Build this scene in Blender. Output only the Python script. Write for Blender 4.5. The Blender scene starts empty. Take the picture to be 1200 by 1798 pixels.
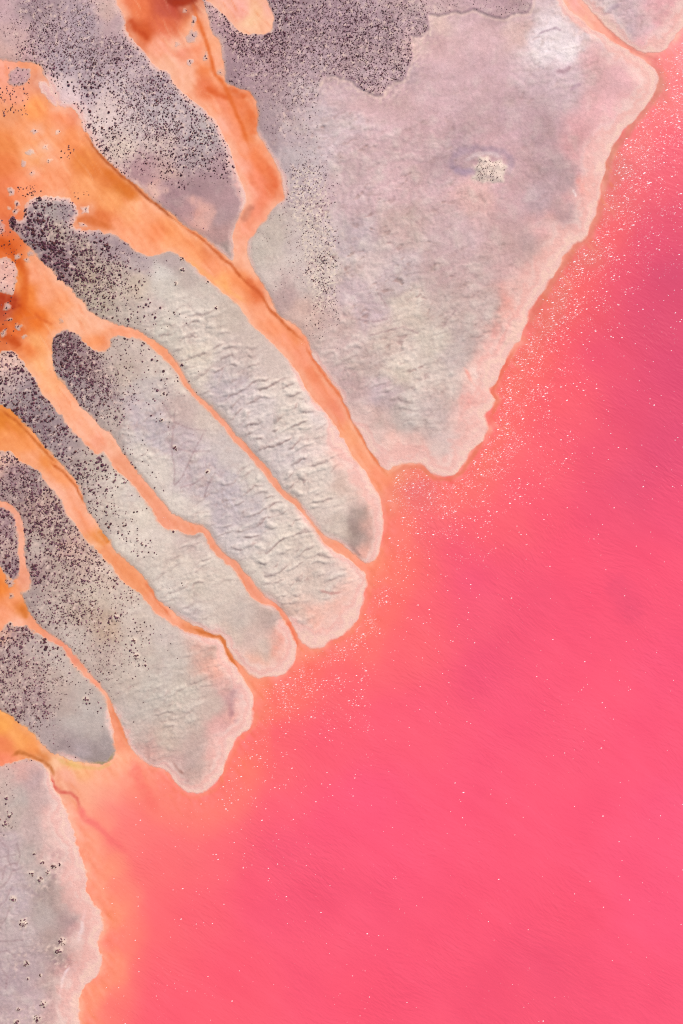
# Aerial view of a pink salt lake: pale finger-shaped salt flats, orange brine streams and the lake shore.
import bpy, math, random
import numpy as np

S = bpy.context.scene
U = 0.1                                   # one map unit = 0.1 m
def wx(px): return (px - 600.0) * U
def wy(py): return (899.0 - py) * U

# ------------------------------------------------------------------ camera
CAM_H = 170.0
cam_data = bpy.data.cameras.new('camera')
cam_data.sensor_fit = 'HORIZONTAL'
cam_data.sensor_width = 36.0
cam_data.lens = 36.0 * CAM_H / 120.0
cam_data.clip_start = 1.0
cam_data.clip_end = 6000.0
cam = bpy.data.objects.new('camera', cam_data)
S.collection.objects.link(cam)
cam.location = (0, 0, CAM_H)
cam.rotation_euler = (0, 0, 0)
S.camera = cam

# ------------------------------------------------------------------ daylight
SUN_EL = math.radians(48)
SUN_DIR = (0.62, 0.785)                   # towards the sun on the map: upper right
SUN_AZ = math.atan2(SUN_DIR[0], SUN_DIR[1])
world = bpy.data.worlds.new('World')
S.world = world
world.use_nodes = True
wn = world.node_tree
sky = wn.nodes.new('ShaderNodeTexSky')
sky.sky_type = 'NISHITA'
sky.sun_disc = False
sky.sun_elevation = SUN_EL
sky.sun_rotation = SUN_AZ
sky.altitude = 50
wn.nodes['Background'].inputs['Strength'].default_value = 0.07
wn.links.new(sky.outputs[0], wn.nodes['Background'].inputs['Color'])
sd_ = bpy.data.lights.new('sun', 'SUN')
sd_.energy = 4.2
sd_.angle = math.radians(0.53)
sd_.color = (1.0, 0.955, 0.89)
sun = bpy.data.objects.new('sun', sd_)
S.collection.objects.link(sun)
sun.location = (60, 80, 120)
sun.rotation_euler = (math.pi/2 - SUN_EL, 0, math.pi - SUN_AZ)
S.view_settings.view_transform = 'Standard'
S.view_settings.look = 'None'
S.view_settings.exposure = 0.30
S.view_settings.gamma = 1.0
S.view_settings.use_curve_mapping = False
S.cycles.use_denoising = False
S.cycles.max_bounces = 4
S.cycles.pixel_filter_type = 'BLACKMAN_HARRIS'
S.cycles.filter_width = 1.15
# ------------------------------------------------------------------ traced shapes (map units: 1 unit = 0.1 m)
# each salt flat: name, label, outline, crown height (m)
FLATS = [
('salt_flat', 'lilac salt flat densely dotted with dark saltbush in the upper left corner', 0.30, [
 (205,-40),(205,0),(212,15),(220,30),(221,50),(228,62),(238,75),(255,95),(268,112),(285,122),(295,125),(303,143),(315,155),(330,168),(345,183),(360,192),(372,205),(385,222),(395,240),(403,258),(408,275),(414,300),(420,315),(428,332),(433,348),(430,366),(420,382),(412,398),(408,415),(411,432),(412,450),(408,458),
 (400,452),(387,442),(370,427),(350,410),(330,399),(315,387),(300,373),(275,356),(257,341),(245,328),(235,319),(222,312),(207,299),(187,280),(170,262),(160,245),(152,231),(148,232),(142,212),(136,197),(130,190),(110,187),(100,178),(92,160),(85,142),(77,130),(72,115),(55,109),(37,106),(25,107),(0,104),(-60,100),(-290,110),(-290,-290),(190,-290)]),
('salt_flat', 'broad lilac grey salt flat with a purple shrub plate, largest of the flats', 0.34, [
 (356,0),(362,15),(367,32),(370,57),(385,67),(389,87),(392,107),(394,130),(396,145),(407,150),(425,157),(440,160),(450,175),(454,195),(452,225),(455,240),(465,257),(480,275),(487,295),(492,305),(497,320),(500,345),(495,355),(480,365),(472,375),(470,386),(460,390),(452,399),(447,410),(437,420),(434,435),(436,450),(440,465),(448,480),(460,495),(472,512),(477,525),(485,545),(497,558),(512,567),(527,577),(540,598),(550,625),(565,647),(582,670),(600,694),(612,720),(622,745),(635,765),(645,785),(660,807),(672,822),(685,825),(697,817),(710,813),(725,811),(740,814),(752,821),(760,832),(772,836),(787,836),(802,832),(812,820),(820,805),(827,794),(837,784),(850,765),(857,750),(855,740),(850,732),(851,725),(862,715),(870,702),(867,695),(862,685),(870,675),(875,662),(877,647),(887,635),(897,615),(905,603),(915,595),(920,577),(930,552),(940,532),(955,510),(967,492),(977,475),(990,455),(1000,440),(1007,430),(1025,420),(1034,412),(1037,392),(1047,375),(1052,357),(1054,337),(1060,317),(1062,299),(1067,275),(1080,250),(1095,232),(1107,215),(1120,205),(1135,185),(1147,167),(1155,152),(1155,135),(1147,120),(1135,108),(1118,97),(1100,87),(1085,77),(1066,64),(1045,53),(1024,38),(1004,20),(988,0),(970,-60),(900,-290),(300,-290),(345,-60)]),
('salt_flat', 'wrinkled pale grey finger of salt crust below the main orange stream', 0.34, [
 (15,385),(20,378),(30,384),(39,387),(42,378),(40,370),(45,360),(55,352),(60,347),(75,343),(95,345),(115,347),(125,350),(132,357),(137,370),(136,380),(130,390),(127,398),(135,402),(150,405),(165,403),(180,407),(195,410),(205,415),(215,422),(227,428),(235,437),(250,445),(260,450),(275,449),(290,443),(300,441),(315,447),(332,460),(350,477),(367,492),(385,507),(402,520),(420,537),(432,555),(445,572),(460,587),(475,600),(495,620),(512,637),(525,657),(537,680),(550,700),(565,717),(580,735),(595,757),(608,780),(622,803),(640,826),(655,848),(666,872),(673,900),(673,935),(667,967),(657,985),(645,989),(632,982),(620,970),(607,960),(595,952),(582,947),(567,937),(557,927),(545,910),(537,898),(520,877),(500,862),(487,845),(475,825),(460,810),(445,795),(430,775),(412,760),(400,745),(387,730),(372,715),(352,697),(337,682),(327,667),(319,650),(312,637),(300,622),(290,610),(275,601),(265,594),(245,582),(220,572),(200,567),(180,560),(162,550),(152,542),(147,530),(135,520),(125,507),(112,496),(100,490),(96,477),(85,470),(75,460),(62,447),(50,432),(37,419),(27,407),(17,400)]),
('salt_flat', 'pale grey finger of cracked salt crust crossed by faint tracks, second below main stream', 0.32, [
 (92,610),(92,597),(100,588),(110,582),(122,579),(135,586),(145,598),(155,606),(165,614),(176,619),(188,613),(196,604),(192,596),(203,590),(225,592),(240,594),(258,602),(275,615),(287,630),(300,641),(312,657),(320,672),(332,687),(347,702),(362,717),(377,732),(390,747),(402,765),(417,780),(432,795),(447,812),(460,827),(472,842),(482,857),(495,870),(512,882),(530,900),(545,917),(555,932),(565,947),(577,960),(590,970),(603,974),(615,983),(627,995),(640,1007),(646,1017),(645,1032),(640,1050),(634,1070),(627,1090),(615,1105),(600,1116),(575,1130),(555,1140),(540,1134),(525,1120),(517,1107),(511,1090),(500,1075),(485,1060),(470,1050),(455,1035),(440,1015),(427,1002),(415,985),(405,980),(392,970),(380,955),(370,937),(362,927),(355,921),(342,921),(325,915),(312,906),(300,899),(287,882),(275,870),(260,852),(245,835),(232,817),(217,797),(205,775),(195,762),(175,747),(157,727),(140,712),(132,700),(120,682),(107,667),(97,652),(92,640)]),
('salt_flat', 'pale grey finger flat with dark saltbush at its upper end, third below main stream', 0.30, [
 (-290,640),(-60,628),(0,620),(15,616),(27,617),(35,627),(47,647),(60,662),(67,675),(75,692),(87,702),(100,725),(110,732),(120,747),(132,762),(145,772),(155,785),(165,796),(172,797),(180,791),(185,797),(197,815),(210,830),(225,840),(240,860),(255,877),(271,899),(277,915),(287,927),(300,929),(315,931),(327,940),(342,939),(355,934),(362,945),(370,962),(382,977),(397,986),(407,997),(420,1012),(432,1035),(442,1050),(455,1059),(472,1061),(485,1070),(497,1085),(507,1100),(512,1112),(520,1130),(522,1145),(517,1165),(507,1177),(492,1187),(470,1192),(450,1190),(435,1180),(420,1165),(407,1150),(400,1137),(395,1122),(387,1115),(372,1112),(355,1105),(335,1095),(317,1085),(300,1070),(285,1060),(272,1045),(265,1030),(252,1012),(237,997),(225,987),(212,975),(197,960),(195,950),(182,937),(172,922),(162,905),(152,897),(147,872),(140,857),(130,840),(115,822),(100,807),(85,790),(72,775),(57,757),(42,742),(27,727),(15,717),(0,710),(-60,690),(-290,680)]),
('salt_flat', 'wide grey finger flat speckled with shrubs and rounded pink tip, fourth below main stream', 0.30, [
 (-290,800),(-60,790),(0,791),(17,792),(27,802),(42,812),(55,820),(70,827),(77,842),(87,855),(100,865),(107,877),(112,893),(118,902),(130,917),(142,935),(155,952),(170,965),(182,980),(197,995),(207,1010),(220,1025),(235,1035),(247,1042),(257,1057),(272,1075),(285,1085),(300,1094),(320,1105),(337,1113),(355,1119),(372,1121),(384,1121),(391,1128),(396,1145),(403,1158),(414,1171),(425,1186),(435,1202),(442,1220),(447,1245),(445,1265),(437,1280),(422,1290),(410,1307),(402,1325),(395,1345),(385,1367),(375,1382),(360,1392),(345,1395),(330,1391),(315,1382),(305,1372),(298,1360),(285,1350),(270,1346),(255,1340),(245,1332),(237,1322),(227,1305),(220,1290),(212,1272),(205,1255),(197,1237),(190,1220),(180,1207),(172,1197),(160,1185),(147,1170),(132,1152),(120,1137),(110,1126),(95,1117),(80,1107),(67,1095),(55,1082),(45,1062),(36,1047),(38,1041),(50,1036),(53,1025),(53,1010),(46,990),(43,965),(43,940),(41,920),(33,900),(25,890),(15,882),(0,878),(-60,870),(-290,875)]),
('salt_flat', 'small dark shrubby mud flat beside the thin pink side channel at left edge', 0.25, [
 (-60,890),(0,889),(12,894),(24,905),(29,925),(31,945),(33,965),(35,985),(35,1005),(30,1014),(20,1019),(10,1010),(5,1000),(0,994),(-60,985)]),
('salt_flat', 'grey mud flat with olive rimmed tip, fifth below main stream', 0.30, [
 (-290,1130),(-60,1115),(0,1110),(10,1097),(20,1090),(25,1100),(37,1101),(47,1098),(60,1108),(75,1118),(90,1128),(105,1134),(115,1144),(127,1162),(142,1179),(155,1192),(165,1201),(173,1209),(182,1219),(187,1232),(191,1250),(194,1267),(199,1285),(202,1305),(202,1320),(195,1335),(180,1341),(160,1340),(140,1339),(122,1332),(107,1325),(95,1325),(82,1316),(72,1305),(62,1292),(52,1282),(45,1275),(32,1270),(22,1260),(12,1252),(0,1245),(-60,1225),(-290,1215)]),
('salt_flat', 'grey salt flat with scattered shrub mounds in the lower left corner', 0.28, [
 (-290,1360),(-60,1352),(0,1345),(15,1341),(30,1336),(50,1332),(67,1337),(82,1347),(89,1360),(90,1375),(97,1387),(107,1398),(113,1412),(120,1430),(128,1455),(133,1475),(141,1497),(149,1525),(150,1550),(153,1570),(162,1585),(174,1595),(181,1610),(182,1625),(177,1642),(170,1655),(175,1667),(182,1680),(180,1697),(170,1715),(155,1727),(145,1737),(140,1750),(137,1775),(140,1797),(150,1850),(120,2090),(-290,2090)]),
('salt_flat', 'whitish lilac salt flat cut by the top right corner', 0.30, [
 (1022,0),(1034,12),(1052,32),(1064,46),(1078,58),(1095,72),(1108,83),(1125,90),(1145,93),(1160,90),(1172,85),(1180,75),(1187,62),(1195,52),(1202,40),(1225,10),(1260,-40),(1330,-140),(1380,-290),(960,-290),(1000,-60)]),
('mud_bank', 'low lilac mud bank lying in orange water near the left edge', 0.07, [
 (14,127),(25,117),(45,118),(55,125),(50,140),(40,150),(25,152),(13,145)]),
('mud_bank', 'slim lilac mud bank along the shore of the upper left flat', 0.07, [
 (68,145),(78,140),(88,150),(97,165),(103,183),(98,188),(88,178),(75,165),(70,155)]),
('mud_bank', 'pale pink crusty mud bank in rusty water at the left edge', 0.15, [
 (-40,450),(0,455),(10,448),(20,455),(30,470),(32,480),(28,500),(22,520),(8,515),(0,512),(-40,515)]),
('mud_bank', 'small shrubby mud bank at the left edge beside the dark finger end', 0.12, [
 (-30,385),(0,383),(5,392),(8,405),(3,412),(-30,415)]),
]
# small islets in the streams: x, y, rx, ry, tint
ISLETS = [(62,230,5,4),(52,267,7,4),(102,231,5,4),(80,257,5,5),(40,287,4,5),(85,283,5,4),
 (57,303,5,3),(19,335,6,10),(30,357,6,6),(27,370,5,6),(15,365,3,3),(151,368,8,7),(145,395,7,4),
 (108,563,4,4),(32,573,6,6),(12,540,6,7),(18,561,5,4),(41,590,4,4),(5,585,5,6),(53,445,5,5),(48,457,5,4),(31,450,5,5),
 (339,62,10,12),(312,77,4,4),(325,18,4,4),(362,100,4,8),(334,108,7,6),(340,36,4,9),(387,127,4,5),(12,1018,4,10),(20,1046,4,4),(17,1024,7,7)]
PLATE = [(395,-290),(395,40),(405,100),(440,130),(500,150),(560,150),(570,136),(585,132),(600,140),(617,142),(627,152),(642,160),(657,168),(672,170),(677,160),(680,151),(687,150),(690,142),(702,144),(710,142),(715,132),(720,112),(725,100),(725,87),(722,67),(720,62),(730,65),(742,65),(750,57),(755,50),(752,37),(751,27),(760,27),(772,30),(785,25),(800,21),(812,25),(830,18),(840,19),(852,27),(870,31),(890,34),(900,27),(910,24),(927,24),(934,15),(937,-20),(935,-290)]
POOL = [(358,-290),(358,-20),(360,0),(372,7),(385,17),(397,27),(407,40),(417,52),(430,59),(450,57),(465,60),(476,55),(480,42),(484,32),(477,20),(472,7),(470,0),(462,-40),(455,-290)]
ELLIPSE_MOUND = (858,299,30,24)
# streams (water cells inside these outlines belong to that stream, the rest to the lake)
STREAMS = [
('brine_pool','peach coloured brine pool ringed by shrubs at the top edge',POOL),
('brine_stream','branching orange pink stream running down from the top edge left of centre',[(190,-290),(215,60),(420,330),(400,470),(432,482),(450,476),(520,345),(440,150),(380,60),(358,-20),(358,-290)]),
('brine_stream','broad main orange stream crossing from the left edge to the lake',[(-290,100),(160,150),(400,445),(432,482),(500,560),(690,840),(690,880),(620,830),(440,590),(270,465),(140,410),(140,370),(60,340),(5,395),(-290,400)]),
('brine_stream','rusty orange stream thinning to a narrow line between two wrinkled pale fingers',[(-290,400),(5,395),(50,420),(150,530),(270,585),(660,985),(640,1000),(560,960),(260,610),(180,630),(110,575),(88,600),(60,560),(-290,560)]),
('brine_stream','peach stream between the track marked finger and the third finger',[(-290,560),(60,560),(88,600),(95,640),(220,790),(360,915),(540,1140),(525,1160),(440,1062),(340,945),(170,805),(30,625),(-290,640)]),
('brine_stream','amber stream with dark upper rim between third and fourth fingers',[(-290,680),(10,710),(160,890),(200,955),(400,1130),(450,1200),(435,1210),(390,1130),(240,1045),(100,875),(20,800),(-290,805)]),
('brine_stream','thin pink orange stream winding down to the olive rimmed tip',[(-290,870),(30,880),(55,1030),(60,1080),(180,1200),(235,1320),(210,1330),(190,1240),(60,1112),(20,1100),(-290,1130)]),
('brine_stream','yellow orange stream at lower left edge above the corner flat',[(-290,1215),(10,1245),(90,1318),(140,1345),(150,1400),(100,1395),(80,1345),(-290,1360)]),
('brine_stream','narrow coral stream between the two flats near the top right corner',[(960,-290),(985,0),(1066,58),(1130,108),(1150,95),(1060,40),(1022,0),(1000,-290)]),
]
LAND = '''0,0,200,170,180;20,60,205,175,170;60,20,170,150,165;10,90,210,175,165;100,60,185,165,180;150,40,178,162,182;190,20,210,180,170;200,45,190,165,170;120,110,180,165,185;110,150,225,205,205;120,175,235,210,208;150,95,178,162,178;200,90,175,155,170;240,130,195,175,185;160,150,185,170,180;200,180,220,200,195;180,200,232,212,205;220,150,200,185,190;270,150,175,160,175;280,200,195,185,190;230,230,205,190,185;215,260,225,205,190;290,250,205,185,178;320,210,195,180,180;350,240,185,175,175;340,280,178,162,166;250,300,185,150,155;300,310,200,170,160;300,340,165,135,150;345,330,165,138,148;380,310,172,145,155;400,340,180,150,155;330,360,185,150,150;385,380,175,150,150;395,410,185,150,145;355,385,225,170,155;402,440,165,150,142;270,335,230,185,170;245,320,180,145,150;
370,30,205,170,170;400,60,180,150,165;450,90,175,150,168;520,30,170,148,168;600,30,175,152,172;680,60,180,158,172;640,120,185,162,172;560,110,182,160,175;700,130,188,165,172;740,45,185,162,172;780,12,205,175,180;840,10,200,170,185;900,15,185,155,175;400,140,165,140,160;450,150,180,155,170;480,200,178,158,168;465,230,170,150,160;510,230,190,172,180;540,170,190,170,178;560,210,205,188,195;500,300,190,175,180;520,280,200,188,188;590,160,208,180,185;640,190,218,185,185;700,180,215,182,182;770,40,235,205,195;735,80,228,195,190;770,80,220,185,185;850,60,215,182,182;910,50,222,190,182;850,130,210,178,188;760,140,212,180,190;650,250,210,180,185;620,220,212,190,200;750,230,208,175,182;800,270,190,162,178;880,260,205,170,178;840,335,225,185,178;900,200,200,170,182;960,60,238,224,230;990,90,240,228,232;970,80,240,228,232;1000,130,215,190,205;960,160,205,180,195;950,230,195,165,180;1040,110,225,180,180;1090,140,225,180,180;1140,130,245,195,190;1110,180,232,182,180;1060,200,235,185,185;1065,240,242,195,195;1045,270,240,190,190;1020,250,215,165,165;1000,320,190,165,170;1020,350,215,160,155;1030,330,250,165,155;1040,370,240,170,165;980,300,185,158,165;1000,380,190,160,162;950,350,190,165,175;900,330,205,170,175;960,400,225,180,175;930,430,195,168,165;1000,410,230,180,170;970,450,232,180,170;940,480,225,170,160;900,450,205,172,168;920,520,215,165,155;900,570,215,160,150;907,545,245,155,140;880,615,238,165,155;700,330,210,178,178;700,400,205,178,172;620,350,205,178,182;620,420,195,178,185;650,470,215,195,190;560,450,205,192,185;520,430,205,192,185;480,420,200,188,175;460,440,205,195,182;540,500,205,190,182;470,490,215,200,190;500,520,190,165,160;530,550,215,185,172;570,480,215,200,190;600,560,205,180,172;610,510,200,180,182;650,540,200,180,182;720,540,215,200,185;700,480,200,182,182;780,480,200,172,170;800,420,205,178,178;780,540,198,178,170;850,540,200,178,170;840,480,200,172,168;680,600,212,192,180;760,600,212,200,185;640,640,205,185,178;700,650,222,208,192;620,670,200,172,168;680,690,200,180,182;760,650,215,200,188;800,630,200,185,178;820,600,195,178,172;840,660,240,205,190;660,740,220,190,180;720,730,200,188,180;770,730,205,185,178;780,780,205,185,178;690,790,240,195,180;730,800,235,180,168;790,820,240,190,178;820,740,225,180,170;840,760,245,185,172;850,700,240,165,150;825,700,235,160,150;800,690,205,188,178;640,770,225,195,182;855,645,235,175,162;
1040,5,205,180,195;1060,20,234,218,226;1100,20,215,185,205;1130,50,225,190,200;1160,20,230,175,185;1180,40,240,170,180;1130,85,245,185,185;1090,50,205,185,200;
25,390,150,125,125;60,390,160,142,145;90,370,175,165,160;120,375,160,145,155;100,400,180,165,150;60,430,155,140,145;170,415,165,148,155;210,435,165,148,155;250,460,180,165,165;150,440,175,160,145;120,450,160,140,145;100,470,142,122,127;150,490,180,165,145;200,480,190,175,160;240,500,205,190,170;180,530,190,178,160;220,550,195,182,168;285,480,220,215,205;290,510,215,208,195;270,540,205,190,180;300,460,185,170,165;330,490,195,182,172;360,520,205,195,182;320,530,218,208,195;400,560,200,186,172;440,590,205,190,178;340,580,220,208,195;290,580,212,205,190;350,620,222,210,192;400,640,200,186,180;400,680,198,186,190;430,620,205,188,178;480,640,212,196,185;510,680,222,208,196;340,660,222,210,195;450,720,212,200,196;520,740,222,210,198;560,720,222,208,200;570,780,225,205,195;600,790,240,190,175;500,800,212,200,196;560,830,222,208,196;540,870,220,205,192;590,880,225,210,196;600,930,215,200,185;632,905,176,160,150;630,940,168,150,142;628,920,168,150,142;650,920,225,180,165;660,880,245,190,172;665,930,242,185,170;650,975,240,185,168;610,860,225,200,185;640,850,240,195,178;
110,600,140,122,122;130,640,145,128,128;160,640,165,145,140;120,660,160,148,148;200,620,195,180,168;250,620,205,190,178;220,650,190,175,160;180,700,170,155,152;200,740,190,175,165;260,680,200,190,185;280,650,208,195,182;240,720,195,182,185;270,760,190,180,190;320,720,200,180,172;360,730,210,195,182;320,780,195,180,185;400,800,205,195,188;360,830,195,182,188;280,830,225,215,202;250,800,218,208,196;310,880,228,218,205;330,850,200,186,186;400,860,190,180,188;440,840,208,198,188;450,900,200,190,190;390,900,195,184,190;350,910,225,212,200;480,890,215,203,192;500,940,220,208,194;420,950,212,202,198;470,980,215,204,192;540,960,220,206,192;580,1000,212,194,182;450,1010,222,210,196;500,1030,222,206,192;560,1040,215,196,182;600,1010,212,196,184;620,1030,240,190,172;600,1070,240,188,170;550,1080,238,190,172;560,1120,250,185,165;520,1080,225,195,178;625,1000,245,185,165;
15,640,225,190,175;20,670,190,170,165;40,690,155,142,145;80,720,150,138,142;60,740,150,135,140;70,760,145,130,140;110,770,165,150,148;90,800,165,152,150;130,820,175,160,152;170,820,190,178,165;160,860,190,175,165;200,850,215,205,190;190,890,212,200,185;230,870,208,198,188;250,890,222,212,196;180,920,195,182,170;220,950,225,215,200;280,960,220,208,195;260,1000,215,204,190;330,960,205,188,178;320,990,218,205,190;380,1000,218,206,192;300,1040,218,208,196;350,1040,215,203,188;400,1040,212,198,184;340,1080,205,192,186;370,1090,222,208,194;420,1080,205,192,180;470,1070,188,168,156;480,1090,193,173,163;440,1130,215,190,178;460,1140,215,195,180;500,1110,240,170,152;505,1150,245,175,155;460,1180,250,190,168;440,1160,240,190,168;410,1120,220,200,184;
10,810,225,185,165;30,830,160,135,135;60,850,155,138,135;90,870,190,165,150;20,860,170,150,145;60,890,175,150,140;90,900,185,160,150;100,930,180,162,150;60,960,195,180,168;130,960,200,170,155;160,990,205,180,165;110,1000,185,168,155;60,1010,175,150,145;60,1040,170,155,148;100,1030,185,168,155;190,1010,215,195,178;170,1040,205,190,172;220,1050,205,190,175;90,1070,195,180,168;150,1080,190,172,155;190,1100,195,172,150;130,1120,205,192,180;230,1090,210,196,182;180,1150,195,178,165;240,1140,208,195,180;290,1120,205,192,182;300,1160,200,190,178;220,1200,200,186,172;270,1210,200,192,180;250,1250,195,185,174;320,1220,205,195,180;330,1260,200,185,172;370,1230,205,185,172;240,1290,205,188,176;290,1300,205,188,172;340,1320,198,175,165;350,1350,195,172,162;310,1340,205,172,162;360,1370,240,185,170;380,1320,235,180,168;400,1200,225,180,168;412,1220,195,150,150;430,1240,245,190,178;400,1280,225,175,168;370,1130,225,175,160;385,1165,240,180,160;380,1137,195,165,148;270,1320,215,170,158;255,1310,200,165,155;420,1270,245,180,165;
10,920,165,140,140;20,1000,145,125,135;15,975,190,165,155;
10,1110,220,175,155;30,1110,165,142,138;60,1130,185,168,160;20,1140,170,150,145;50,1180,185,165,155;90,1150,198,185,175;20,1200,185,165,155;60,1220,175,155,150;100,1200,190,172,160;120,1180,198,184,172;150,1210,190,178,168;120,1240,188,172,162;150,1250,192,184,176;130,1270,194,185,177;170,1280,188,178,170;90,1290,180,165,160;120,1310,165,150,148;170,1320,165,152,148;140,1320,180,168,168;185,1310,165,155,152;
10,1380,205,180,170;40,1350,220,175,165;60,1370,195,168,165;30,1400,192,180,172;70,1400,205,178,172;20,1440,195,178,168;60,1450,200,178,172;90,1440,235,190,180;10,1480,190,170,172;50,1500,190,175,168;90,1500,220,180,172;20,1530,195,175,180;70,1540,195,180,172;100,1560,170,152,145;130,1600,170,148,145;110,1590,175,155,148;125,1540,225,180,172;30,1570,195,178,182;80,1610,185,172,165;40,1640,195,178,176;140,1640,195,155,152;170,1610,225,165,155;160,1680,215,160,150;165,1640,230,165,150;100,1660,180,160,152;60,1690,185,165,165;20,1720,185,165,175;100,1730,190,165,158;60,1760,195,172,172;100,1780,200,165,160;130,1760,205,145,140;120,1720,215,160,155;
30,130,205,165,165;85,165,210,165,165;15,480,238,185,168;15,505,235,190,175;2,400,225,150,135;-250,60,200,175,175;-250,750,185,170,165;-250,1000,185,170,165;-250,1500,195,175,172;600,-250,180,155,170;1150,-200,215,190,205'''
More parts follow.
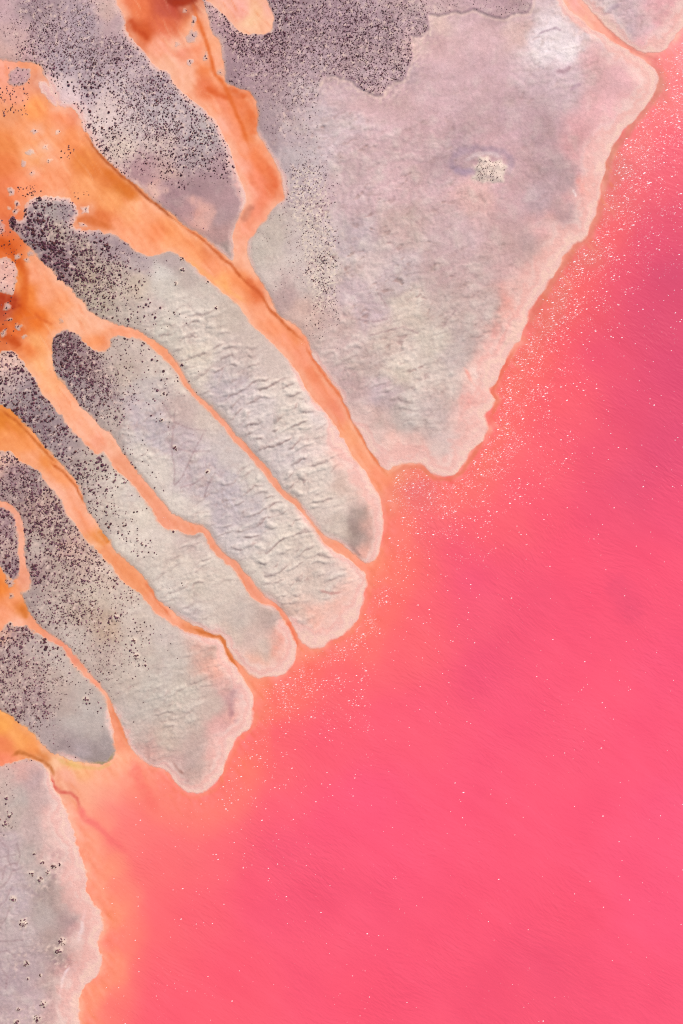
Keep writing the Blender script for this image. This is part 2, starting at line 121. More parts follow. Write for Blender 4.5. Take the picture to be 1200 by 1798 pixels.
WATER = '''5,120,250,165,140;30,170,245,160,130;60,110,235,130,80;75,140,225,140,110;20,200,240,155,110;60,190,255,160,95;110,205,250,150,105;130,200,235,130,95;40,230,250,160,110;80,230,250,160,110;130,240,250,150,95;10,250,240,140,80;10,290,238,130,75;60,270,250,165,110;100,280,250,160,115;150,280,235,135,70;170,290,230,125,60;200,310,225,120,60;215,330,215,115,45;100,320,252,160,115;50,320,250,150,105;15,330,240,130,85;5,360,235,120,70;150,330,252,165,110;200,350,252,165,105;230,370,255,175,125;260,370,252,165,120;180,390,230,120,65;145,385,225,120,75;200,400,250,155,110;240,410,255,165,120;280,410,252,150,100;270,440,252,160,115;300,400,248,150,90;300,430,255,165,110;340,430,250,155,100;340,460,255,165,105;370,470,252,155,110;390,500,255,170,100;370,440,235,130,80;420,490,250,150,95;440,500,240,130,75;455,515,230,110,60;420,520,255,165,115;450,550,250,160,120;490,570,250,150,105;520,590,245,140,90;500,600,250,155,120;530,620,248,150,118;560,650,240,130,90;570,690,245,145,110;590,720,240,135,105;620,760,250,160,115;640,800,250,155,115;665,840,250,140,105;
10,430,225,100,40;30,480,235,125,50;60,480,248,160,120;50,520,240,130,60;40,550,230,110,40;80,520,250,165,125;70,560,235,115,45;100,540,250,160,110;30,590,225,100,40;90,570,248,150,90;60,600,250,170,110;130,560,253,185,150;170,575,252,180,145;220,585,250,155,115;170,605,248,150,95;185,612,235,130,80;5,540,190,80,50;10,600,220,110,60;5,400,225,110,70;
270,605,245,150,105;300,635,240,145,105;340,695,235,140,105;400,755,235,142,112;460,815,232,145,118;500,870,235,145,115;560,935,238,150,122;600,965,250,150,120;
50,610,240,130,70;70,640,255,180,125;90,670,255,175,125;120,710,253,170,130;150,750,253,175,140;175,780,250,165,135;200,785,250,180,150;215,810,240,155,120;250,860,240,150,115;290,910,240,150,118;330,930,238,148,115;365,940,235,145,115;400,985,232,140,110;450,1045,240,145,118;490,1075,240,130,100;515,1115,240,120,95;525,1140,250,125,105;
5,730,230,130,50;30,750,235,135,60;20,770,245,150,90;60,780,248,150,85;80,800,240,140,70;60,800,250,165,120;110,840,245,150,95;100,860,252,175,145;130,880,252,170,135;150,910,248,155,115;180,950,235,140,70;190,965,240,145,95;220,1000,240,145,95;250,1025,240,145,95;270,1060,245,150,110;300,1080,248,160,125;350,1110,225,120,65;380,1115,215,110,55;400,1150,240,130,85;430,1190,245,135,100;450,1200,250,130,100;
5,1030,240,130,55;20,1050,245,150,100;40,1070,225,125,55;10,1080,250,160,120;30,1090,252,175,145;60,1090,240,145,105;100,1125,235,140,110;140,1175,235,140,112;175,1205,245,150,120;195,1240,235,140,105;210,1290,245,145,110;35,930,240,165,140;38,980,245,165,135;48,1020,235,150,120;
5,1270,250,165,85;30,1300,250,165,95;10,1310,240,135,85;50,1290,245,155,85;60,1310,248,155,90;5,1335,250,140,105;80,1330,220,130,70;100,1340,250,190,150;120,1360,250,175,150;130,1340,245,190,120;150,1350,252,180,130;200,1345,255,175,140;100,1370,246,165,132;115,1385,245,165,135;142,1405,251,168,136;160,1390,253,182,146;200,1390,254,174,142;180,1362,255,182,142;225,1370,254,160,132;240,1390,253,140,115;250,1420,250,120,105;140,1430,255,165,135;185,1445,255,150,124;160,1480,255,165,130;150,1500,255,158,124;200,1470,250,115,110;230,1450,255,130,115;200,1520,255,150,115;170,1560,255,155,122;190,1610,255,145,110;220,1560,255,130,110;190,1700,255,140,110;220,1650,255,120,108;160,1750,255,150,115;200,1770,255,115,108;260,1520,255,110,110;280,1600,255,105,110;270,1700,255,100,110;280,1780,255,95,110;
300,1400,255,130,115;350,1420,255,125,115;400,1400,255,120,112;420,1340,255,125,105;450,1300,255,115,108;450,1240,250,130,100;500,1230,255,120,105;520,1180,255,110,100;500,1300,255,100,112;570,1300,255,95,115;500,1420,255,98,118;570,1450,255,88,122;400,1500,255,110,115;450,1560,252,90,115;300,1480,255,120,115;350,1600,255,100,112;400,1700,255,92,112;300,1760,255,92,110;500,1500,240,85,115;480,1600,248,88,118;560,1560,245,85,115;560,1700,250,88,115;650,1600,252,90,120;700,1500,255,88,122;650,1400,255,88,125;620,1750,252,85,112;750,1700,250,85,115;850,1600,252,86,116;900,1750,245,82,112;950,1700,240,80,112;1000,1600,252,86,115;1100,1700,250,85,118;1150,1600,255,90,128;1180,1450,255,92,130;1100,1500,255,90,125;1000,1450,255,88,120;900,1450,255,90,120;850,1350,255,90,122;800,1450,255,88,120;1000,1300,255,92,122;1150,1300,255,88,122;1180,1180,250,85,122;1050,1200,255,90,120;900,1250,250,85,120;850,1180,240,82,118;750,1250,255,95,120;680,1280,255,95,118;600,1200,255,105,110;700,1150,255,105,112;650,1130,255,115,110;680,1060,255,115,105;640,1110,255,125,105;660,1010,255,130,105;700,1000,255,125,105;740,1000,255,115,105;700,930,252,130,110;690,880,245,135,115;740,860,235,120,115;800,870,252,115,110;760,930,250,110,115;850,930,255,105,110;800,980,245,90,115;830,1020,240,82,120;760,1080,255,105,112;820,1080,245,90,118;900,920,255,105,112;950,900,250,88,112;900,1000,245,85,115;950,1050,240,82,115;1000,980,255,85,115;1050,900,240,82,115;1105,1055,246,84,117;1040,1050,250,82,115;1150,1000,252,85,118;1000,1100,250,85,118;1180,900,240,80,118;1100,850,225,78,115;1180,780,222,75,115;1050,800,240,85,112;1180,650,220,72,112;1100,700,230,78,112;1000,750,250,100,112;1050,620,235,78,112;1150,560,215,72,108;1170,480,205,68,108;1130,520,218,70,108;1180,380,225,75,105;1150,430,228,75,108;1100,480,238,85,105;1050,500,245,95,100;1020,530,248,100,98;1080,400,245,95,105;1100,330,235,100,110;1150,330,248,95,108;1120,260,240,115,120;1180,250,252,95,112;1150,200,245,110,120;1190,150,250,110,120;1170,125,235,120,120;1195,90,245,130,140;1080,300,215,120,115;1060,370,225,115,110;1020,440,225,115,105;980,520,225,120,105;950,560,230,120,105;920,620,240,120,105;890,680,245,115,100;900,720,255,110,108;870,760,248,115,105;850,800,250,118,108;900,800,255,108,112;950,650,252,105,100;1000,600,252,95,100;960,720,255,105,105;950,800,255,105,112;1000,680,250,95,105;1163,150,205,120,105;1064,315,205,120,105;730,825,240,140,110;
1000,8,245,165,155;1030,30,245,165,150;1060,52,245,150,130;1090,75,240,135,115;1130,97,235,110,105;1150,105,225,110,105;1165,98,242,125,125;
215,10,235,120,80;225,40,200,80,40;250,60,210,85,40;240,20,240,125,80;290,40,225,110,75;310,5,180,60,40;330,3,170,60,30;295,15,200,90,70;280,80,250,165,135;320,90,245,150,120;300,110,252,185,155;340,50,245,150,105;350,90,250,150,110;370,80,250,160,115;375,110,250,165,130;330,140,252,185,155;365,120,240,130,75;380,140,250,155,110;360,150,240,130,90;370,155,225,100,50;400,168,225,105,50;415,160,220,100,55;430,180,235,120,70;390,180,250,150,115;370,190,252,160,120;420,200,245,140,95;440,210,230,115,60;390,220,253,165,140;410,240,250,150,115;440,240,240,130,75;430,260,252,160,125;425,290,252,165,140;450,270,245,130,80;470,290,240,120,70;450,320,248,140,105;480,330,232,110,65;440,340,250,160,135;465,350,245,135,100;490,340,235,125,85;450,370,245,140,110;440,390,248,150,120;430,410,248,155,125;420,430,248,165,135;425,460,245,165,130;
400,10,250,180,160;420,20,248,170,155;450,20,248,190,150;440,40,250,205,165;465,40,248,180,145;470,15,245,175,160;-250,250,240,150,100;-250,480,230,120,60;300,-250,230,120,80;1400,600,222,75,112;1400,1300,252,88,122;800,2000,250,86,116;1400,200,245,100,115;1300,1700,252,88,120'''
# stains for flow marks and painted bank shade: where ('w' water / 'l' land), width, colour, strength, points
STAINS_AND_SHADE = [
('w',3.4,(176,84,40),.85,[(150,236),(168,262),(187,284),(207,303),(235,325),(258,346),(285,367),(315,392)]),  # shade of the upper bank painted into the water, with wet brown
('w',3.6,(200,92,42),.8,[(315,392),(350,416),(380,442),(405,464),(430,492),(455,515),(480,550),(505,574),(535,602)]),  # same painted bank shade further downstream
('w',3.6,(222,108,62),.7,[(535,602),(550,632),(575,667),(600,700),(622,745),(655,800),(680,835)]),  # painted bank shade, weaker towards the lake
('w',12,(222,116,45),.75,[(182,296),(205,318),(225,333),(240,350)]),
('w',7,(215,98,55),.55,[(432,488),(450,508),(462,522)]),
('w',5,(250,175,110),.6,[(330,455),(385,498),(430,530)]),
('w',9,(215,110,55),.7,[(133,392),(150,384),(175,393),(200,402)]),
('w',6,(222,100,50),.75,[(360,152),(378,162),(395,170),(408,172)]),
('w',7,(220,98,45),.65,[(400,155),(418,162),(432,172)]),
('w',5,(226,108,50),.8,[(337,5),(350,40),(362,70),(370,100),(378,128),(395,150),(412,190),(428,230),(440,262)]),
('w',10,(228,108,55),.6,[(435,190),(447,215),(445,240)]),
('w',8,(228,105,60),.6,[(470,290),(482,310),(486,330)]),
('w',9,(185,112,92),.5,[(424,388),(432,374),(446,360)]),
('w',4,(225,115,60),.5,[(40,560),(65,555),(80,562),(95,570)]),
('w',4,(215,95,40),.5,[(62,548),(72,560),(86,566)]),
('w',10,(214,90,30),.6,[(30,455),(45,480),(42,520),(38,555)]),
('w',16,(176,56,26),.8,[(-6,515),(10,535),(22,525),(30,545)]),
('w',12,(196,74,26),.7,[(-6,575),(10,592),(26,600),(34,612)]),
('w',12,(206,84,30),.7,[(-6,420),(12,432),(24,442),(40,470)]),
('w',9,(150,46,26),.7,[(290,-4),(312,4),(334,2),(346,-6)]),
('w',8,(195,70,30),.6,[(226,30),(240,52),(262,68)]),
('w',6,(175,55,25),.6,[(300,3),(325,6),(335,0)]),
('w',3,(196,92,36),.75,[(90,812),(112,830),(135,855),(148,885)]),
('w',3.4,(196,96,36),.75,[(0,718),(28,740),(60,772),(100,815)]),
('w',6,(222,125,50),.7,[(172,930),(183,942),(192,955)]),
('w',3,(225,115,70),.6,[(255,1020),(275,1055),(300,1082)]),
('w',4,(205,105,45),.75,[(335,1102),(360,1112),(388,1118),(396,1132),(402,1150),(420,1178)]),
('w',5,(236,110,75),.6,[(505,1090),(514,1110),(522,1135)]),
('w',6,(212,115,45),.6,[(38,1062),(44,1075),(46,1086)]),
('w',4,(190,105,50),.75,[(20,1328),(35,1320),(55,1328),(75,1336),(90,1348),(95,1362)]),
('w',4,(218,98,85),.75,[(90,1362),(93,1380),(108,1392),(125,1392),(135,1402),(140,1420)]),
('w',8,(246,112,110),.6,[(138,1412),(148,1435),(172,1452),(200,1478),(230,1502)]),
('w',14,(250,115,105),.5,[(235,1340),(245,1370),(262,1400),(275,1425)]),
('w',5,(232,130,88),.6,[(198,1240),(205,1262),(216,1285),(228,1310)]),
('w',3,(205,110,95),.55,[(1040,20),(1060,44),(1085,67),(1110,86),(1135,98),(1150,102)]),
('w',9,(198,112,92),.5,[(1140,112),(1158,130),(1160,150),(1148,172),(1122,208),(1096,240),(1072,268),(1067,300),(1062,330)]),
('w',9,(212,112,90),.45,[(1060,340),(1050,375),(1040,405),(1010,435),(980,480),(945,535),(925,580)]),
('w',5,(228,110,80),.55,[(860,735),(875,705),(865,690),(880,655),(905,610)]),
('w',5,(225,118,88),.55,[(860,745),(838,790),(812,828),(790,842),(762,838),(740,820),(712,820),(690,832)]),
('w',6,(244,128,98),.35,[(682,850),(682,900),(680,950),(660,992),(652,1020),(640,1072),(618,1110),(560,1145)]),
('w',5,(244,128,98),.35,[(452,1240),(448,1272),(420,1300),(400,1345),(378,1388),(340,1402),(305,1385)]),
('l',5,(252,165,120),.6,[(612,730),(640,775),(660,815),(672,850),(681,890)]),
('l',5,(110,85,45),.6,[(396,1125),(402,1142),(412,1155),(428,1165)]),
('l',4,(165,140,70),.65,[(100,1328),(120,1336),(142,1341),(165,1342),(190,1339),(201,1322)]),
('w',4,(222,178,105),.45,[(95,1330),(120,1342),(145,1348),(175,1350),(200,1340)]),
('l',4,(150,115,110),.5,[(610,955),(625,968),(634,978)]),
('l',3,(150,95,85),.6,[(305,1338),(312,1350),(322,1360)]),
('l',4,(165,115,115),.6,[(316,1367),(332,1373)]),
('l',7,(170,120,125),.6,[(412,1205),(410,1225),(404,1262)]),
('l',5,(172,120,128),.6,[(414,1262),(415,1270)]),
('l',5,(182,125,128),.6,[(396,1312),(403,1298)]),
('l',3,(185,120,115),.5,[(560,1035),(580,1042),(600,1040)]),
('l',4,(150,125,120),.5,[(325,940),(345,943),(355,937)]),
('l',4,(225,210,215),.7,[(118,1430),(121,1460),(125,1490)]),
('l',3,(245,215,220),.7,[(105,1750),(110,1720),(122,1695)]),
('l',4,(232,205,215),.7,[(138,1655),(145,1630),(150,1590)]),
('l',5,(248,215,205),.8,[(825,645),(835,655),(843,668)]),
('l',4,(248,160,145),.7,[(815,645),(830,672),(848,690),(838,725)]),
('l',4,(250,155,145),.6,[(862,635),(872,622),(880,600),(888,580)]),
('l',5,(250,155,140),.6,[(1020,320),(1030,335),(1040,350)]),
('l',3,(245,225,225),.8,[(1006,333),(1012,345)]),
('l',6,(245,205,200),.6,[(1140,165),(1120,190),(1095,215),(1070,245)]),
('l',6,(235,150,140),.6,[(985,6),(1010,32),(1040,60)]),
('l',3,(160,110,115),.4,[(990,20),(1010,40),(1030,60)]),
('l',3,(160,130,145),.5,[(945,60),(975,50),(985,55)]),
('l',5,(170,130,140),.55,[(975,125),(990,126),(1002,119)]),
('l',4,(175,140,155),.5,[(1000,158),(1012,152),(1022,148)]),
('l',5,(165,135,150),.45,[(1058,32),(1075,15),(1090,8)]),
('l',9,(160,136,156),.4,[(790,282),(806,268),(830,262),(860,262),(885,268),(898,284),(896,304)]),
('l',7,(160,136,156),.35,[(792,280),(796,296),(812,304),(832,302)]),
('l',5,(228,206,206),.5,[(815,282),(835,272),(860,270),(882,276)]),
('w',28,(222,80,114),.26,[(1072,1015),(1095,1040),(1104,1066),(1122,1092)]),
('l',10,(165,140,165),.4,[(795,295),(820,305),(835,300)]),
('l',12,(232,178,165),.6,[(330,350),(350,355),(372,372),(365,390),(350,400)]),
('l',7,(235,190,175),.7,[(262,322),(272,335),(280,345)]),
('l',9,(232,185,175),.6,[(275,330),(298,336)]),
('l',7,(150,132,128),.3,[(90,1320),(120,1328),(160,1335),(195,1325)]),
('l',3,(215,200,205),.6,[(390,860),(420,900)]),
]
TRACKS = [[(308,720),(304,760),(302,790),(308,830),(306,850)],[(360,758),(345,785),(333,810),(322,835),(308,852)],[(318,856),(340,850),(358,838)],[(300,785),(330,792),(368,792)],[(283,700),(305,740),(330,752),(362,756)],[(360,872),(366,850),(372,842)],
 [(0,1652),(20,1652),(42,1649)],[(0,1630),(12,1610),(18,1590)],[(0,1560),(14,1548),(22,1530),(40,1522)],[(0,1475),(16,1490),(14,1510),(26,1530)],[(0,1672),(14,1668),(26,1678)],[(4,1700),(14,1716),(10,1735)],[(30,1480),(36,1500),(30,1520)],[(0,1590),(10,1582),(20,1560)],[(0,1505),(30,1500)],[(5,1545),(10,1520),(30,1515)],[(650,590),(690,578),(712,574)],[(712,576),(733,585)],[(778,576),(788,560),(800,545)],[(618,560),(660,565),(680,560)],[(722,385),(737,395)],[(665,515),(680,540)]]
# shrub density: x, y, shrubs per 100 square units, mean radius
SHRUBS = '''30,60,1.2,1.0;10,20,.4,.9;0,80,.05,.8;60,20,2.5,1.1;60,70,3,1.3;100,60,4,1.1;150,30,3.5,1.0;200,20,.6,.8;195,45,.2,.8;120,110,3.6,1.4;60,95,2.4,1.7;110,130,1.6,1.8;115,160,.4,1.5;120,145,1.2,2;150,90,3.5,1.2;200,80,3.2,1.2;150,150,2.8,1.9;125,185,.2,1.5;180,130,3,1.5;220,110,2.8,1.5;250,120,1.8,1.2;150,190,.9,2;180,185,1,1.4;190,205,1.2,2;220,180,3,1.4;270,150,3.5,1.5;290,170,3.5,1.5;170,220,2,1.8;190,245,3,1.8;220,230,1.6,1.3;215,262,1.6,1.4;250,220,3.2,1.3;300,230,3.5,1.5;340,230,3,1.6;320,190,2.2,1.6;360,250,2.8,1.6;390,290,1.5,1.6;340,270,2.4,1.7;300,290,2,1.6;270,270,2,1.5;310,315,1,1.8;260,300,.8,1.3;210,290,2,1.5;300,340,.05,1;345,340,.05,1;390,340,0,1;355,385,.1,1;245,325,.1,1;390,410,0,1;
365,20,3,1.3;375,35,3,1.3;390,45,3.4,1.5;420,68,4,1.5;372,50,.5,1;385,90,.6,1;395,120,.2,1;440,80,4.5,1.5;480,70,4.5,1.4;470,90,4.6,1.4;500,20,4.6,1.3;560,40,4.6,1.2;620,30,4.6,1.2;620,70,5,1.3;680,50,4.2,1.2;700,100,4,1.2;735,40,3.4,1.1;720,20,3.4,1.1;680,140,3.6,1.2;640,130,4,1.2;600,110,4,1.2;540,90,4,1.2;500,120,3.4,1.2;450,110,3,1.2;550,140,3,1.1;580,125,3.2,1.1;770,15,1.2,.8;840,8,.8,.8;900,15,.5,.8;420,135,1.6,1.1;480,150,2.6,1.0;530,165,2.8,1.0;500,190,2.2,.9;460,180,.6,.9;465,215,.6,.8;490,225,1.6,.8;530,210,1,.9;555,200,.8,1.2;560,230,.4,1;530,240,.8,.9;480,250,.3,.8;510,275,.3,.8;520,300,2.0,1.1;545,315,1.8,1.1;530,350,1.8,1.1;560,340,1.2,1.0;500,300,.4,.8;500,380,.7,.9;560,390,1.8,1.0;480,400,.3,.8;540,420,.9,1;575,420,2,1.1;580,460,2.6,1.2;550,470,2.2,1.2;570,500,2.4,1.2;530,460,.6,.9;575,530,2,1.2;560,550,1,1;590,480,.9,1;600,440,0,1;600,520,0,1;610,300,0,1;600,380,0,1;590,180,0,1;590,250,.1,1;540,520,.3,.9;520,540,0,1;480,450,0,1;700,250,0,1;700,500,0,1;700,700,0,1;900,300,0,1;1000,100,0,1;858,298,2.6,1.1;858,285,2.2,1.1;858,310,2.2,1.1;835,298,1,1;881,298,1,1;858,270,0,1;858,328,0,1;820,298,0,1;896,298,0,1;
22,388,4.2,2.6;40,400,2,2.2;60,360,2.4,2.3;60,395,4.2,2.6;85,360,2.6,2;80,400,3.6,2.4;115,360,1.4,1.6;100,375,.7,1.6;110,395,2.4,2;100,410,3.2,2.2;60,425,3,2.2;90,440,4.6,2.5;60,440,1,2;130,410,2.6,1.8;160,425,1.8,1.7;150,415,1.2,1.6;180,435,2.8,2;200,425,.8,1.5;220,450,1.2,1.5;240,450,.3,1.2;120,440,4,2;150,450,4.4,1.9;110,470,5,2.4;100,485,3.6,2.3;130,490,4.6,1.9;150,480,4.6,1.7;180,470,4.2,1.8;200,460,3.4,1.8;210,480,2.4,1.7;160,510,3.6,1.7;190,500,3.2,1.5;220,510,1.6,1.6;240,490,.7,1.6;250,520,.5,2;150,530,3.2,1.6;165,545,3,1.8;190,530,2,1.6;220,540,1,1.6;185,557,2.2,1.7;240,560,.6,2;280,550,.4,2;280,500,.05,1;300,460,.05,1;210,568,.6,1.6;260,580,.3,1.6;235,575,.9,1.8;300,520,0,1;350,600,0,1;300,600,0,1;400,700,0,1;350,500,0,1;
105,600,5.6,2;125,590,5.4,1.9;130,610,5.6,1.9;110,630,5,2.1;140,640,5.6,1.9;100,645,2.6,2;160,640,4.6,1.5;125,665,3.2,1.9;150,670,5,1.8;170,660,4,1.4;190,640,2,1.2;180,690,4,1.6;150,700,2.2,1.6;170,720,2.4,1.6;195,700,2.8,1.4;210,680,1.8,1.3;200,730,1.4,1.6;210,710,1.4,1.4;225,640,.6,1.4;240,620,.6,1.6;205,620,.5,1.4;250,660,.2,1.8;280,640,.3,1.8;290,670,.4,1.8;280,700,.4,2;260,720,.25,1.8;300,690,.3,1.8;220,760,.05,1;240,740,0,1;195,760,.3,1.6;320,720,0,1;300,800,0,1;
10,650,3,1.8;5,670,3.4,1.9;40,655,2.6,2.2;30,680,3,2;60,680,3.2,2;20,700,2,1.8;50,710,3.6,1.8;75,705,2.4,2;40,730,4.2,2;60,750,3.6,1.8;90,730,1.4,2;80,755,2.6,2;100,765,3.6,2.2;95,785,2.4,2;100,730,1.2,2;120,780,1.6,1.7;110,800,2.6,1.9;130,800,1.6,1.8;125,820,2.4,1.9;150,790,.9,2;150,830,2.4,1.9;185,815,1,2.4;160,850,2,1.8;180,840,1.4,2;165,870,1.6,1.7;195,820,1.2,2.2;185,875,1.2,1.8;175,900,1,1.7;190,900,1,1.8;200,920,1,2;180,925,.7,1.8;210,918,.8,2;230,948,.6,1.8;250,960,.6,1.8;215,880,.05,1;270,930,0,1;190,960,0,1;260,1000,0,1;300,960,0,1;220,985,0,1;140,760,.6,1.5;
15,830,3.6,1.7;20,860,4.4,1.7;50,840,4.2,1.7;30,880,3,1.5;60,870,4.6,1.6;90,890,4,1.8;80,850,2.6,1.8;70,900,4.8,1.7;100,910,4.2,1.7;45,910,3,2;50,950,3,2.2;55,930,3.6,2;70,920,4.4,1.7;80,950,4,2;75,965,2.4,1.9;65,965,.6,1.5;100,950,4.6,1.7;130,930,2.4,1.8;135,950,3.4,1.6;150,970,3.2,1.6;120,980,3.8,1.7;60,1000,3,2;70,1015,3.4,2.2;90,1000,2.2,1.7;150,1000,3.2,1.6;165,1010,2.4,1.6;180,1000,1.4,1.7;190,1010,1.4,1.5;110,1020,2.4,1.6;60,1040,1,1.7;70,1045,1.6,2;50,1030,.1,1;90,1040,1.8,1.6;130,1040,2.4,1.5;160,1050,1.8,1.5;185,1030,1.2,1.5;200,1040,.9,1.7;220,1042,1.2,1.7;200,1080,1.6,1.9;190,1060,.6,1.4;80,1060,1.4,1.8;100,1080,2.8,1.7;130,1080,2.8,1.6;150,1070,2.6,1.6;160,1100,2,1.5;100,1110,.9,1.5;130,1110,1,1.3;150,1130,.8,1.3;200,1125,1.2,1.4;235,1125,.8,2;170,1150,1.2,1.3;190,1160,1,1.3;150,1160,.6,1.3;240,1150,1,1.8;225,1190,.3,1.4;220,1100,.4,1.4;260,1060,0,1;270,1150,0,1;250,1200,.05,1;220,1220,.05,1;300,1200,0,1;
10,910,3,1.8;20,930,2.6,1.8;25,960,2.6,1.8;15,990,4,2.2;28,1000,4.2,2.2;10,960,2,2;20,985,1.6,1.8;
25,1115,3,2.2;35,1115,2.6,2.4;10,1120,2.6,2;30,1140,2,1.9;20,1160,2.4,1.8;60,1130,1.4,2;70,1140,1.2,2.3;50,1160,2,1.7;15,1190,2.6,1.7;40,1180,2.4,1.5;80,1160,1.6,1.6;70,1190,2.2,1.5;110,1170,.6,1.5;100,1195,1.6,1.4;50,1210,2.6,1.6;20,1220,2.2,1.6;60,1240,2.6,1.6;30,1245,2.4,1.8;80,1220,2.2,1.5;80,1250,2,1.7;100,1220,.6,1.3;50,1265,2,1.6;65,1285,.8,1.4;80,1290,.2,1.2;130,1220,.1,1.5;150,1230,.3,1.8;120,1260,0,1;150,1300,0,1;
10,1370,.4,1.3;25,1390,.5,1.3;10,1410,.8,1.4;25,1410,.6,1.5;35,1425,.3,1.5;15,1430,.8,1.8;10,1450,.8,1.8;60,1430,.1,1.5;60,1380,0,1;60,1480,0,1;60,1500,.5,2;75,1515,.4,1.6;20,1500,0,1;30,1540,0,1;95,1520,1.6,2;100,1520,1.8,2.2;85,1530,1.8,1.8;72,1545,2.2,1.8;58,1533,1,1.6;20,1578,.8,2;24,1580,1,2;42,1620,2.4,2;30,1610,0,1;60,1620,0,1;108,1658,3,2;103,1670,3,2;100,1640,0,1;125,1660,0,1;47,1691,1.6,1.8;60,1700,0,1;77,1762,1.2,1.6;66,1788,1.8,2;30,1795,1.4,1.4;100,1760,0,1;60,1740,0,1;110,1580,0,1;20,1640,0,1;150,1600,0,1;
15,490,1,1.8;10,460,1.2,2;8,500,1.2,1.8;2,400,3,2.2;30,130,1,1.2;40,145,1.2,1.1;85,165,.2,1;-200,50,1.5,1.5;-200,750,2,1.8;-200,1000,2,1.8;-200,1500,.3,1.6;600,-200,3.5,1.2;1150,-200,0,1'''
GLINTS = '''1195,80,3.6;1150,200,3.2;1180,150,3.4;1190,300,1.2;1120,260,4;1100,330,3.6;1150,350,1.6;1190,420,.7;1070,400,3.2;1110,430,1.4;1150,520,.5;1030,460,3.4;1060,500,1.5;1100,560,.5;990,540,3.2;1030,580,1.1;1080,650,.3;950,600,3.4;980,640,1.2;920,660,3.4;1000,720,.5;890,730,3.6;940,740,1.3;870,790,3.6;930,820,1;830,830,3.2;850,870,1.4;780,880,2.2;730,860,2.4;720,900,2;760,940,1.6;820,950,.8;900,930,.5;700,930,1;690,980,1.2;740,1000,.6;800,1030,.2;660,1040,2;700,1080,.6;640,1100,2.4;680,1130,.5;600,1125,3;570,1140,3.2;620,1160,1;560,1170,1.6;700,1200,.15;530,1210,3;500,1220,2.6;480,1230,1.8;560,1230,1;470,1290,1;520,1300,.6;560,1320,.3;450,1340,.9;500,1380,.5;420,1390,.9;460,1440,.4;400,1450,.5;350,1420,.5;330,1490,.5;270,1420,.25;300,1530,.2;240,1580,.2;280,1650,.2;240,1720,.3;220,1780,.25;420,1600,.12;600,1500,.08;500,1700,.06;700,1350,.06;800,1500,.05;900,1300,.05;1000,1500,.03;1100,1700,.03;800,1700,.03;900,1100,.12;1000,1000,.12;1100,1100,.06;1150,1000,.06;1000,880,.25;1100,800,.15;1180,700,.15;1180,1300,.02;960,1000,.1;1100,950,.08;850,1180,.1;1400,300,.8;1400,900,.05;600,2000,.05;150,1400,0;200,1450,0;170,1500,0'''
MOUNDS = [(42,1620,8),(110,1653,8),(102,1668,8),(24,1578,7),(95,1520,6),(85,1532,5),(72,1545,7),(106,1518,4),(57,1533,5),(75,1513,4),(47,1691,6),(77,1762,7),(66,1788,8),(30,1795,7),(61,1498,3),(10,1447,5),(17,1432,4),(32,1772,4),(72,1712,3),(50,1718,3),
 (288,692,4),(307,785,4),(365,828,5),(285,738,4),(310,790,3),(320,640,3),(305,933,4),(250,955,4),(235,1125,6),(240,1152,6),(255,1168,4),(205,1085,6),(151,1228,6),(12,1400,4),(320,455,4),(320,475,5),(310,498,4),(380,540,4),(365,495,0.5+3)]
# ------------------------------------------------------------------ helpers
GAIN = np.array([1.375, 1.38, 1.42])       # light on level ground at this exposure, so that colours below read as seen
rng = np.random.default_rng(7)
FLECKS = 3.4
random.seed(7)

def to_lin(c):
    c = np.clip(np.asarray(c, float) / 255.0, 0, 1)
    return np.where(c <= 0.04045, c / 12.92, ((c + 0.055) / 1.055) ** 2.4)
def albedo(c):
    return np.clip(to_lin(c) / GAIN, 0.004, 0.82)

_perm = np.random.default_rng(3).permutation(4096).astype(np.int32)
_ang = np.random.default_rng(4).random(4096).astype(np.float32) * 2 * np.pi
_gx, _gy = np.cos(_ang), np.sin(_ang)
def perlin(x, y, seed=0):
    x = np.asarray(x, np.float32); y = np.asarray(y, np.float32)
    xf, yf = np.floor(x), np.floor(y)
    xi, yi = xf.astype(np.int32), yf.astype(np.int32)
    u, v = x - xf, y - yf
    def g(ix, iy, du, dv):
        h = _perm[(_perm[(ix + 17 * seed) & 4095] + iy + 131 * seed) & 4095]
        return _gx[h] * du + _gy[h] * dv
    fu = u * u * u * (u * (u * 6 - 15) + 10); fv = v * v * v * (v * (v * 6 - 15) + 10)
    a = g(xi, yi, u, v); b = g(xi + 1, yi, u - 1, v)
    c = g(xi, yi + 1, u, v - 1); d = g(xi + 1, yi + 1, u - 1, v - 1)
    return (a + (b - a) * fu) * (1 - fv) + (c + (d - c) * fu) * fv
def fbm(x, y, scale, octaves=3, seed=0):
    s, a, t = 0, 1.0, 0
    for o in range(octaves):
        s = s + a * perlin(x / scale * 2 ** o, y / scale * 2 ** o, seed + o * 7); t += a; a *= .5
    return s / t * 1.5
def sstep(a, b, x):
    t = np.clip((x - a) / (b - a), 0, 1)
    return t * t * (3 - 2 * t)

